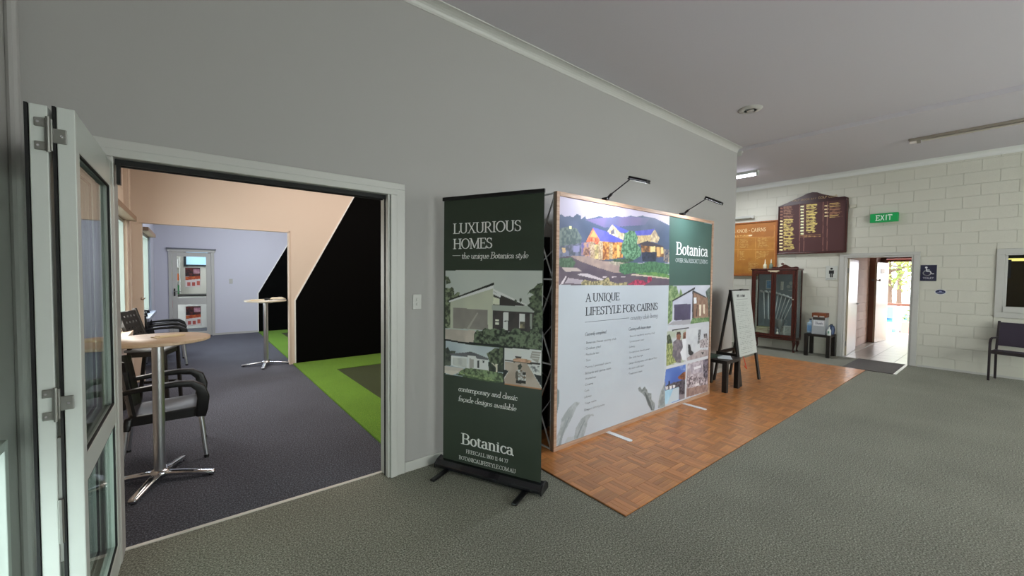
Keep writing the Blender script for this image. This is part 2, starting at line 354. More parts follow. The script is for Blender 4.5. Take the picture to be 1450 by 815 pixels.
# ---- lettering: a small skeleton alphabet swept with a broad nib ----
def arc(cx, cy, rx, ry, a0, a1, n=14):
    return [(cx+rx*math.cos(math.radians(a0+(a1-a0)*i/n)), cy+ry*math.sin(math.radians(a0+(a1-a0)*i/n))) for i in range(n+1)]
def glyphs():
    K, T, S = 'K', 'T', 'S'
    def sf(x, y, w=.13): return (S, [(x-w, y), (x+w, y)])
    G = {}
    G['A'] = (.72, [(T, [(.1,0),(.36,1)]), (K, [(.36,1),(.62,0)]), (T, [(.18,.36),(.53,.36)]), sf(.1,0,.1), sf(.62,0,.13)])
    G['B'] = (.62, [(K, [(.14,0),(.14,1)]), (K, [(.14,1)]+arc(.3,.76,.2,.24,90,-90)+[(.14,.52)]), (K, [(.14,.52)]+arc(.32,.26,.23,.26,90,-90)+[(.14,0)]), sf(.12,0,.12), sf(.12,1,.12)])
    G['C'] = (.68, [(K, arc(.38,.5,.31,.5,40,320)), (S, [(.62,.72),(.62,.98)])])
    G['D'] = (.74, [(K, [(.14,0),(.14,1)]), (K, [(.14,1),(.28,1)]+arc(.3,.5,.35,.5,90,-90)+[(.14,0)]), sf(.12,0,.12), sf(.12,1,.12)])
    G['E'] = (.6, [(K, [(.14,0),(.14,1)]), (T, [(.02,1),(.52,1),(.52,.84)]), (T, [(.14,.52),(.42,.52)]), (T, [(.02,0),(.55,0),(.56,.18)]), (S, [(.42,.42),(.42,.62)])])
    G['F'] = (.56, [(K, [(.14,0),(.14,1)]), (T, [(.02,1),(.52,1),(.52,.84)]), (T, [(.14,.52),(.42,.52)]), sf(.14,0), (S, [(.42,.42),(.42,.62)])])
    G['G'] = (.74, [(K, arc(.38,.5,.31,.5,40,310)), (K, [(.62,.1),(.62,.42)]), sf(.6,.42,.1)])
    G['H'] = (.76, [(K, [(.14,0),(.14,1)]), (K, [(.62,0),(.62,1)]), (T, [(.14,.52),(.62,.52)]), sf(.14,0), sf(.14,1), sf(.62,0), sf(.62,1)])
    G['I'] = (.32, [(K, [(.16,0),(.16,1)]), sf(.16,0), sf(.16,1)])
    G['J'] = (.4, [(K, [(.24,1),(.24,.1)]+arc(.1,.08,.14,.14,0,-100)), sf(.24,1)])
    G['K'] = (.72, [(K, [(.14,0),(.14,1)]), (T, [(.56,1),(.14,.42)]), (K, [(.28,.6),(.6,0)]), sf(.14,0), sf(.14,1), sf(.56,1,.1), sf(.62,0,.1)])
    G['L'] = (.58, [(K, [(.14,0),(.14,1)]), (T, [(.02,0),(.53,0),(.55,.22)]), sf(.14,1)])
    G['M'] = (.9, [(T, [(.14,0),(.14,1)]), (K, [(.14,1),(.44,.05)]), (T, [(.44,.05),(.75,1)]), (K, [(.75,1),(.75,0)]), sf(.14,0,.1), sf(.08,1,.08), sf(.75,0), sf(.8,1,.08)])
    G['N'] = (.78, [(T, [(.14,0),(.14,1)]), (K, [(.14,1),(.64,0)]), (T, [(.64,0),(.64,1)]), sf(.14,0,.1), sf(.08,1,.08), sf(.64,1,.1)])
    G['O'] = (.78, [(K, arc(.39,.5,.32,.5,0,360,24))])
    G['P'] = (.58, [(K, [(.14,0),(.14,1)]), (K, [(.14,1)]+arc(.3,.74,.22,.26,90,-90)+[(.14,.48)]), sf(.14,0), sf(.12,1,.12)])
    G['Q'] = (.78, [(K, arc(.39,.5,.32,.5,0,360,24)), (K, [(.4,.02),(.52,-.14),(.74,-.2)])])
    G['R'] = (.7, [(K, [(.14,0),(.14,1)]), (K, [(.14,1)]+arc(.3,.75,.21,.25,90,-90)+[(.14,.5)]), (K, [(.32,.5),(.6,0)]), sf(.14,0), sf(.12,1,.12), sf(.64,0,.08)])
    G['S'] = (.54, [(K, arc(.27,.76,.18,.24,30,200)+[(.27,.52)]+arc(.27,.26,.2,.26,60,-150)), (S, [(.45,.76),(.45,.98)]), (S, [(.07,.02),(.07,.28)])])
    G['T'] = (.66, [(K, [(.33,0),(.33,1)]), (T, [(.05,.84),(.04,1),(.62,1),(.61,.84)]), sf(.33,0)])
    G['U'] = (.74, [(K, [(.14,1),(.14,.3)]+arc(.37,.28,.23,.28,180,360)+[(.6,1)]), sf(.14,1), sf(.6,1,.1)])
    G['V'] = (.7, [(K, [(.1,1),(.36,0)]), (T, [(.36,0),(.6,1)]), sf(.1,1), sf(.6,1,.1)])
    G['W'] = (.98, [(K, [(.1,1),(.3,0)]), (T, [(.3,0),(.49,.9)]), (K, [(.49,.9),(.68,0)]), (T, [(.68,0),(.88,1)]), sf(.1,1), sf(.88,1,.1)])
    G['X'] = (.72, [(K, [(.12,1),(.6,0)]), (T, [(.1,0),(.58,1)]), sf(.12,1), sf(.58,1,.1), sf(.1,0,.1), sf(.6,0)])
    G['Y'] = (.68, [(K, [(.1,1),(.34,.5),(.34,0)]), (T, [(.58,1),(.34,.5)]), sf(.1,1), sf(.58,1,.1), sf(.34,0)])
    # lower case drawn with x-height .5
    G['a'] = (.44, [(K, [(.1,.4)]+arc(.2,.4,.12,.1,140,0,8)+[(.33,.08),(.42,.0)]), (K, arc(.2,.14,.14,.14,60,340)+[(.33,.1)])])
    G['b'] = (.5, [(K, [(.1,0),(.1,1)]), (K, arc(.25,.25,.17,.25,140,-140)), sf(.05,1,.06)])
    G['c'] = (.4, [(K, arc(.24,.25,.17,.25,45,315)), (S, [(.36,.36),(.36,.46)])])
    G['ç'] = (.4, [(K, arc(.24,.25,.17,.25,45,315)), (T, [(.24,0),(.27,-.1),(.18,-.18)])])
    G['d'] = (.5, [(K, [(.38,0),(.38,1)]), (K, arc(.23,.25,.17,.25,40,320)), sf(.34,1,.06), sf(.42,0,.06)])
    G['e'] = (.42, [(K, [(.08,.27),(.38,.27)]+arc(.24,.25,.16,.25,10,310))])
    G['f'] = (.32, [(K, [(.14,0),(.14,.8)]+arc(.26,.82,.12,.16,180,50,6)), (T, [(.03,.5),(.27,.5)]), sf(.14,0,.1)])
    G['g'] = (.46, [(K, arc(.22,.28,.15,.22,0,360)), (K, [(.36,.45),(.36,-.1)]+arc(.21,-.12,.15,.14,0,-160))])
    G['h'] = (.52, [(K, [(.12,0),(.12,1)]), (K, [(.12,.34)]+arc(.26,.34,.14,.16,150,0,8)+[(.4,0)]), sf(.12,0,.09), sf(.4,0,.09), sf(.08,1,.06)])
    G['i'] = (.26, [(K, [(.13,0),(.13,.5)]), (K, [(.13,.72),(.13,.76)]), sf(.13,0,.1), sf(.1,.5,.07)])
    G['k'] = (.5, [(K, [(.12,0),(.12,1)]), (T, [(.4,.5),(.12,.22)]), (K, [(.2,.3),(.42,0)]), sf(.12,0,.08), sf(.08,1,.06)])
    G['l'] = (.25, [(K, [(.12,0),(.12,1)]), sf(.12,0,.1), sf(.08,1,.07)])
    G['m'] = (.78, [(K, [(.12,0),(.12,.5)]), (K, [(.12,.34)]+arc(.26,.34,.14,.16,150,0,8)+[(.4,0)]), (K, [(.4,.34)]+arc(.54,.34,.14,.16,150,0,8)+[(.68,0)]), sf(.12,0,.08), sf(.4,0,.08), sf(.68,0,.08), sf(.08,.5,.06)])
    G['n'] = (.52, [(K, [(.12,0),(.12,.5)]), (K, [(.12,.34)]+arc(.26,.34,.14,.16,150,0,8)+[(.4,0)]), sf(.12,0,.09), sf(.4,0,.09), sf(.08,.5,.06)])
    G['o'] = (.46, [(K, arc(.23,.25,.17,.25,0,360,18))])
    G['p'] = (.5, [(K, [(.1,-.3),(.1,.5)]), (K, arc(.25,.25,.17,.25,140,-140)), sf(.1,-.3,.09)])
    G['q'] = (.5, [(K, [(.38,-.3),(.38,.5)]), (K, arc(.23,.25,.17,.25,40,320)), sf(.38,-.3,.09)])
    G['r'] = (.36, [(K, [(.12,0),(.12,.5)]), (K, [(.12,.32),(.2,.46),(.32,.46)]), sf(.12,0,.09), sf(.08,.5,.06)])
    G['s'] = (.34, [(K, arc(.17,.375,.11,.125,40,200,8)+[(.17,.25)]+arc(.17,.125,.12,.125,60,-150,8))])
    G['t'] = (.3, [(K, [(.12,.7),(.12,.12)]+arc(.22,.12,.1,.12,180,300,6)), (T, [(.02,.5),(.26,.5)])])
    G['u'] = (.52, [(K, [(.12,.5),(.12,.16)]+arc(.25,.16,.13,.16,180,340,8)), (K, [(.39,.5),(.39,0)]), sf(.08,.5,.06), sf(.44,0,.06)])
    G['v'] = (.46, [(K, [(.06,.5),(.23,0)]), (T, [(.23,0),(.4,.5)])])
    G['w'] = (.66, [(K, [(.06,.5),(.2,0)]), (T, [(.2,0),(.33,.45)]), (K, [(.33,.45),(.46,0)]), (T, [(.46,0),(.6,.5)])])
    G['x'] = (.46, [(K, [(.07,.5),(.4,0)]), (T, [(.06,0),(.38,.5)])])
    G['y'] = (.46, [(K, [(.06,.5),(.23,0)]), (T, [(.4,.5),(.23,0),(.12,-.28),(.02,-.26)])])
    G['0'] = (.5, [(K, arc(.25,.5,.19,.5,0,360,18))])
    G['1'] = (.36, [(K, [(.06,.84),(.2,1),(.2,0)]), sf(.2,0,.12)])
    G['3'] = (.5, [(K, arc(.24,.76,.17,.24,150,-90)+arc(.24,.26,.2,.26,90,-150))])
    G['4'] = (.52, [(T, [(.34,1),(.03,.3),(.5,.3)]), (K, [(.37,1),(.37,0)])])
    G['5'] = (.5, [(T, [(.44,1),(.12,1),(.1,.56)]), (K, arc(.24,.3,.2,.3,110,-150))])
    G['7'] = (.46, [(T, [(.04,.86),(.05,1),(.42,1)]), (K, [(.42,1),(.18,0)])])
    G['8'] = (.5, [(K, arc(.25,.76,.16,.24,0,360)), (K, arc(.25,.26,.2,.26,0,360))])
    G['.'] = (.2, [(K, [(.1,.02),(.1,.06)])])
    G['/'] = (.36, [(T, [(.04,-.1),(.3,1.05)])])
    G['-'] = (.4, [(T, [(.06,.4),(.32,.4)])])
    G['—'] = (1.0, [(T, [(0,.3),(1,.3)])])
    G["'"] = (.18, [(T, [(.09,1),(.07,.78)])])
    G['•'] = (.3, [(K, [(.12,.3),(.12,.36)])])
    G[' '] = (.3, [])
    return G
GL = glyphs()
STYLE = {  # thick half-width, thin half-width, shear, x-height, serifs, tracking
    'serif': (.078, .033, 0, .5, True, -.04), 'thinserif': (.05, .03, 0, .5, False, 0), 'italic': (.06, .036, .2, .52, True, -.05),
    'thinitalic': (.045, .03, .2, .52, True, -.05), 'bold': (.095, .034, 0, .66, True, 0), 'caps': (.06, .04, 0, .5, True, -.03),
    'sans': (.06, .05, 0, .56, False, .02), 'heavy': (.075, .07, 0, .56, False, .06)}
def hull(pts):
    pts = sorted(set((round(a, 5), round(b, 5)) for a, b in pts))
    def half(ps):
        o = []
        for p in ps:
            while len(o) > 1 and (o[-1][0]-o[-2][0])*(p[1]-o[-2][1])-(o[-1][1]-o[-2][1])*(p[0]-o[-2][0]) <= 0: o.pop()
            o.append(p)
        return o
    lo = half(pts); up = half(pts[::-1])
    return lo[:-1]+up[:-1]
def text_polys(s, style, width, height):
    W, TN, sh, xh, ser, tr = STYLE[style]
    x = 0; raw = []
    for ch in s:
        adv, strokes = GL.get(ch, GL[' '])
        low = ch.islower()
        for kind, pts in strokes:
            if kind == 'S' and not ser: continue
            rx = W if kind == 'K' else (TN*1.3 if kind == 'T' else TN*.9)
            ry = TN if kind != 'S' else TN*.9
            if not ser: rx = ry = W
            q = []
            for a, b in pts:
                if low: b = b*xh/.5 if b <= .5 else xh+(b-.5)*(1-xh)/.5
                q.append((x+a*(1.12 if style == 'bold' else 1), b))
            raw.append((q, rx, ry))
        x += adv*(1.12 if style == 'bold' else 1)+tr
    sc = width/max(.01, x-tr)
    out = []
    nib = [(math.cos(math.pi*k/4), math.sin(math.pi*k/4)) for k in range(8)]
    # the stretch that fits the line to its width must not fatten the stems
    for q, rx, ry in raw:
        fx = rx*min(sc*1.0, height*1.05); fy = ry*height
        for (a, b), (c, d) in zip(q[:-1], q[1:]):
            P = [((a*sc+sh*b*height)+fx*u, b*height+fy*v) for u, v in nib]+[((c*sc+sh*d*height)+fx*u, d*height+fy*v) for u, v in nib]
            out.append(hull(P))
    return out
# ---- printed artwork, metres on each panel
BANNER = [
 ('P',[(0.05,1.627),(0.899,1.629),(0.907,1.042),(0.053,1.059)],'a3a6a2','999d9c',0.5),
 ('P',[(0.05,1.581),(0.081,1.573),(0.107,1.527),(0.056,1.513)],'3c4136','6f765f',0.02),
 ('P',[(0.051,1.488),(0.092,1.48),(0.112,1.493),(0.132,1.481),(0.138,1.431),(0.172,1.457),(0.192,1.45),(0.182,1.424),(0.101,1.38),(0.099,1.16),(0.053,1.157)],'34382c','6f765f',0.02),
 ('P',[(0.101,1.375),(0.495,1.502),(0.498,1.168),(0.102,1.156)],'a5a696','9c9d90',0.2),
 ('P',[(0.128,1.326),(0.449,1.325),(0.45,1.167),(0.129,1.162)],'77716c','706a66',0.1),
 ('P',[(0.253,1.163),(0.353,1.3),(0.365,1.297),(0.275,1.16)],'8b857f'),
 ('P',[(0.082,1.386),(0.499,1.521),(0.499,1.492),(0.09,1.369)],'dcdcd2'),
 ('P',[(0.08,1.389),(0.499,1.536),(0.501,1.518),(0.085,1.381)],'1e1f1b'),
 ('P',[(0.495,1.486),(0.779,1.372),(0.496,1.355)],'2e2a28'),
 ('P',[(0.493,1.489),(0.567,1.461),(0.779,1.377),(0.775,1.371),(0.558,1.443),(0.493,1.471)],'bfc0b8'),
 ('P',[(0.493,1.468),(0.563,1.441),(0.557,1.423),(0.493,1.447)],'d8d8d0'),
 ('P',[(0.496,1.427),(0.551,1.413),(0.55,1.369),(0.494,1.371)],'c9c2a8'),
 ('P',[(0.492,1.323),(0.842,1.325),(0.844,1.173),(0.494,1.167)],'2b2526','352e2e',0.05),
 ('P',[(0.485,1.364),(0.841,1.367),(0.842,1.324),(0.486,1.324)],'8f938c'),
 ('P',[(0.585,1.312),(0.626,1.314),(0.625,1.179),(0.583,1.178)],'d6cfb8'),
 ('P',[(0.596,1.249),(0.627,1.251),(0.627,1.245),(0.587,1.244)],'3a3433'),
 ('P',[(0.717,1.311),(0.761,1.309),(0.762,1.202),(0.718,1.203)],'cfcab8'),
 ('P',[(0.722,1.249),(0.761,1.25),(0.762,1.202),(0.722,1.203)],'4a453c','9a8f70',0.03),
 ('P',[(0.514,1.256),(0.547,1.258),(0.547,1.243),(0.514,1.241)],'bdb9ae'),
 ('P',[(0.514,1.233),(0.547,1.235),(0.547,1.216),(0.514,1.217)],'bdb9ae'),
 ('P',[(0.805,1.316),(0.821,1.316),(0.823,1.202),(0.806,1.201)],'7d8179'),
 ('P',[(0.681,1.418),(0.698,1.403),(0.694,1.387),(0.673,1.402)],'3c4136'),
 ('P',[(0.715,1.419),(0.732,1.427),(0.737,1.412),(0.724,1.388)],'3c4136'),
 ('P',[(0.774,1.448),(0.803,1.487),(0.835,1.503),(0.86,1.533),(0.898,1.542),(0.903,1.208),(0.823,1.21),(0.838,1.332),(0.779,1.375),(0.804,1.392),(0.791,1.429),(0.832,1.453),(0.799,1.468)],'56604a','262c22',0.018),
 ('P',[(0.053,1.149),(0.33,1.156),(0.352,1.129),(0.326,1.057),(0.053,1.059)],'a59a92','968c85',0.1),
 ('P',[(0.326,1.127),(0.349,1.161),(0.397,1.156),(0.424,1.183),(0.471,1.174),(0.507,1.188),(0.552,1.175),(0.579,1.193),(0.632,1.165),(0.684,1.204),(0.735,1.188),(0.786,1.177),(0.843,1.219),(0.903,1.215),(0.905,1.035),(0.322,1.052)],'5d6852','1b2018',0.02),
 ('P',[(0.322,1.061),(0.49,1.059),(0.703,1.058),(0.905,1.057),(0.905,1.035),(0.472,1.025),(0.317,1.044)],'33402a','47573a',0.02),
 ('P',[(0.043,1.069),(0.185,1.059),(0.379,1.061),(0.562,1.06),(0.737,1.059),(0.911,1.054),(0.911,1.037),(0.737,1.042),(0.562,1.043),(0.379,1.044),(0.185,1.042),(0.043,1.052)],'0c0e0c'),
 ('P',[(0.055,1.055),(0.232,1.042),(0.522,1.041),(0.588,1.041),(0.591,0.782),(0.056,0.778)],'8c949c','a3a9ad',0.3),
 ('P',[(0.051,0.986),(0.078,1.004),(0.097,0.974),(0.154,0.976),(0.147,0.957),(0.109,0.937),(0.11,0.854),(0.052,0.848)],'2c2f2b','4a4d45',0.02),
 ('P',[(0.101,0.952),(0.247,0.975),(0.295,0.987),(0.366,0.972),(0.454,0.95),(0.458,0.935),(0.356,0.934),(0.259,0.94),(0.105,0.94)],'56555a'),
 ('P',[(0.109,0.937),(0.262,0.939),(0.267,0.852),(0.11,0.853)],'c9c9c6'),
 ('P',[(0.128,0.923),(0.259,0.927),(0.257,0.852),(0.13,0.86)],'9a9a98','a9a9a6',0.05),
 ('P',[(0.266,0.953),(0.342,0.954),(0.353,0.934),(0.458,0.934),(0.459,0.851),(0.35,0.85),(0.267,0.852)],'c3c4c2'),
 ('P',[(0.247,0.975),(0.295,0.987),(0.366,0.972),(0.359,0.959),(0.266,0.959)],'4b4a4e'),
 ('P',[(0.286,0.93),(0.328,0.928),(0.324,0.858),(0.285,0.856)],'8d8886'),
 ('P',[(0.356,0.924),(0.374,0.925),(0.374,0.865),(0.358,0.863)],'3a3a3d'),
 ('P',[(0.404,0.927),(0.423,0.927),(0.421,0.907),(0.406,0.907)],'3a3a3d'),
 ('P',[(0.455,0.923),(0.589,0.925),(0.59,0.854),(0.462,0.851)],'20241f','33392e',0.02),
 ('P',[(0.44,0.985),(0.481,1.01),(0.512,1.034),(0.588,1.041),(0.589,0.913),(0.55,0.903),(0.537,0.914),(0.51,0.905),(0.468,0.924),(0.454,0.959)],'59614a','23281c',0.018),
 ('P',[(0.52,0.912),(0.54,0.914),(0.538,0.851),(0.525,0.849)],'b8b2a4'),
 ('P',[(0.482,0.917),(0.496,0.917),(0.53,0.895),(0.527,0.886)],'a8a294'),
 ('P',[(0.048,0.844),(0.233,0.846),(0.204,0.808),(0.048,0.79)],'a8a09a'),
 ('P',[(0.048,0.809),(0.204,0.821),(0.167,0.798),(0.121,0.778),(0.048,0.787)],'b3aba4'),
 ('P',[(0.204,0.827),(0.256,0.851),(0.342,0.856),(0.455,0.853),(0.59,0.848),(0.591,0.779),(0.456,0.789),(0.314,0.793),(0.189,0.807)],'39432f','6f7f5c',0.02),
 ('P',[(0.189,0.814),(0.307,0.805),(0.456,0.802),(0.565,0.784),(0.456,0.777),(0.307,0.789),(0.182,0.799)],'7d8b63','4b5a3b',0.02),
 ('P',[(0.167,0.798),(0.314,0.789),(0.456,0.778),(0.585,0.776),(0.497,0.77),(0.314,0.772),(0.159,0.787)],'33402a','4b5a3b',0.02),
 ('P',[(0.588,1.044),(0.897,1.054),(0.901,0.768),(0.591,0.768)],'b9b6b1','c7c4bf',0.2),
 ('P',[(0.742,1.038),(0.898,1.044),(0.899,0.947),(0.743,0.954)],'c9c7c3'),
 ('P',[(0.824,1.04),(0.895,1.041),(0.871,0.956),(0.809,0.989)],'8f8a86'),
 ('P',[(0.827,1.026),(0.889,1.026),(0.888,1.02),(0.826,1.02)],'e8e6e0'),
 ('P',[(0.824,1.008),(0.883,1.008),(0.882,1.002),(0.823,1.002)],'e8e6e0'),
 ('P',[(0.822,0.991),(0.877,0.989),(0.876,0.984),(0.82,0.985)],'e8e6e0'),
 ('P',[(0.602,0.953),(0.689,0.954),(0.791,0.956),(0.89,0.961),(0.89,0.946),(0.785,0.941),(0.669,0.943),(0.602,0.945)],'2e2a28'),
 ('P',[(0.685,0.988),(0.74,0.989),(0.733,0.976),(0.695,0.975)],'332d2b'),
 ('P',[(0.669,0.963),(0.695,0.975),(0.753,0.978),(0.784,0.975),(0.822,0.968),(0.81,0.952),(0.676,0.949)],'8f6b55','b08d76',0.02),
 ('P',[(0.602,0.942),(0.785,0.944),(0.901,0.78),(0.901,0.768),(0.598,0.768),(0.598,0.807),(0.634,0.871),(0.603,0.879)],'a1948b','938479',0.1),
 ('P',[(0.59,0.878),(0.634,0.874),(0.598,0.819),(0.59,0.806)],'1b1d20'),
 ('P',[(0.839,0.872),(0.9,0.868),(0.901,0.788)],'1b1d20'),
 ('P',[(0.8,0.931),(0.89,0.935),(0.885,0.889),(0.842,0.878)],'55565a','bfc1c4',0.02),
 ('P',[(0.696,0.884),(0.734,0.894),(0.779,0.876),(0.774,0.806),(0.697,0.79)],'d8d3cb','5a4a3c',0.015),
 ('P',[(0.708,0.921),(0.734,0.941),(0.744,0.919),(0.734,0.894),(0.715,0.892)],'31332c'),
 ('P',[(0.69,0.866),(0.709,0.88),(0.713,0.822),(0.694,0.813)],'4a443d'),
 ('P',[(0.747,0.873),(0.779,0.879),(0.776,0.859),(0.751,0.853)],'2a2725'),
 ('P',[(0.697,0.811),(0.777,0.815),(0.774,0.792),(0.697,0.787)],'1f1a18'),
 ('P',[(0.597,0.774),(0.901,0.774),(0.901,0.765),(0.598,0.764)],'9b6b4c'),
 ('P',[(0.584,1.044),(0.596,1.045),(0.596,0.879),(0.599,0.766),(0.587,0.779)],'0c0e0c'),
]
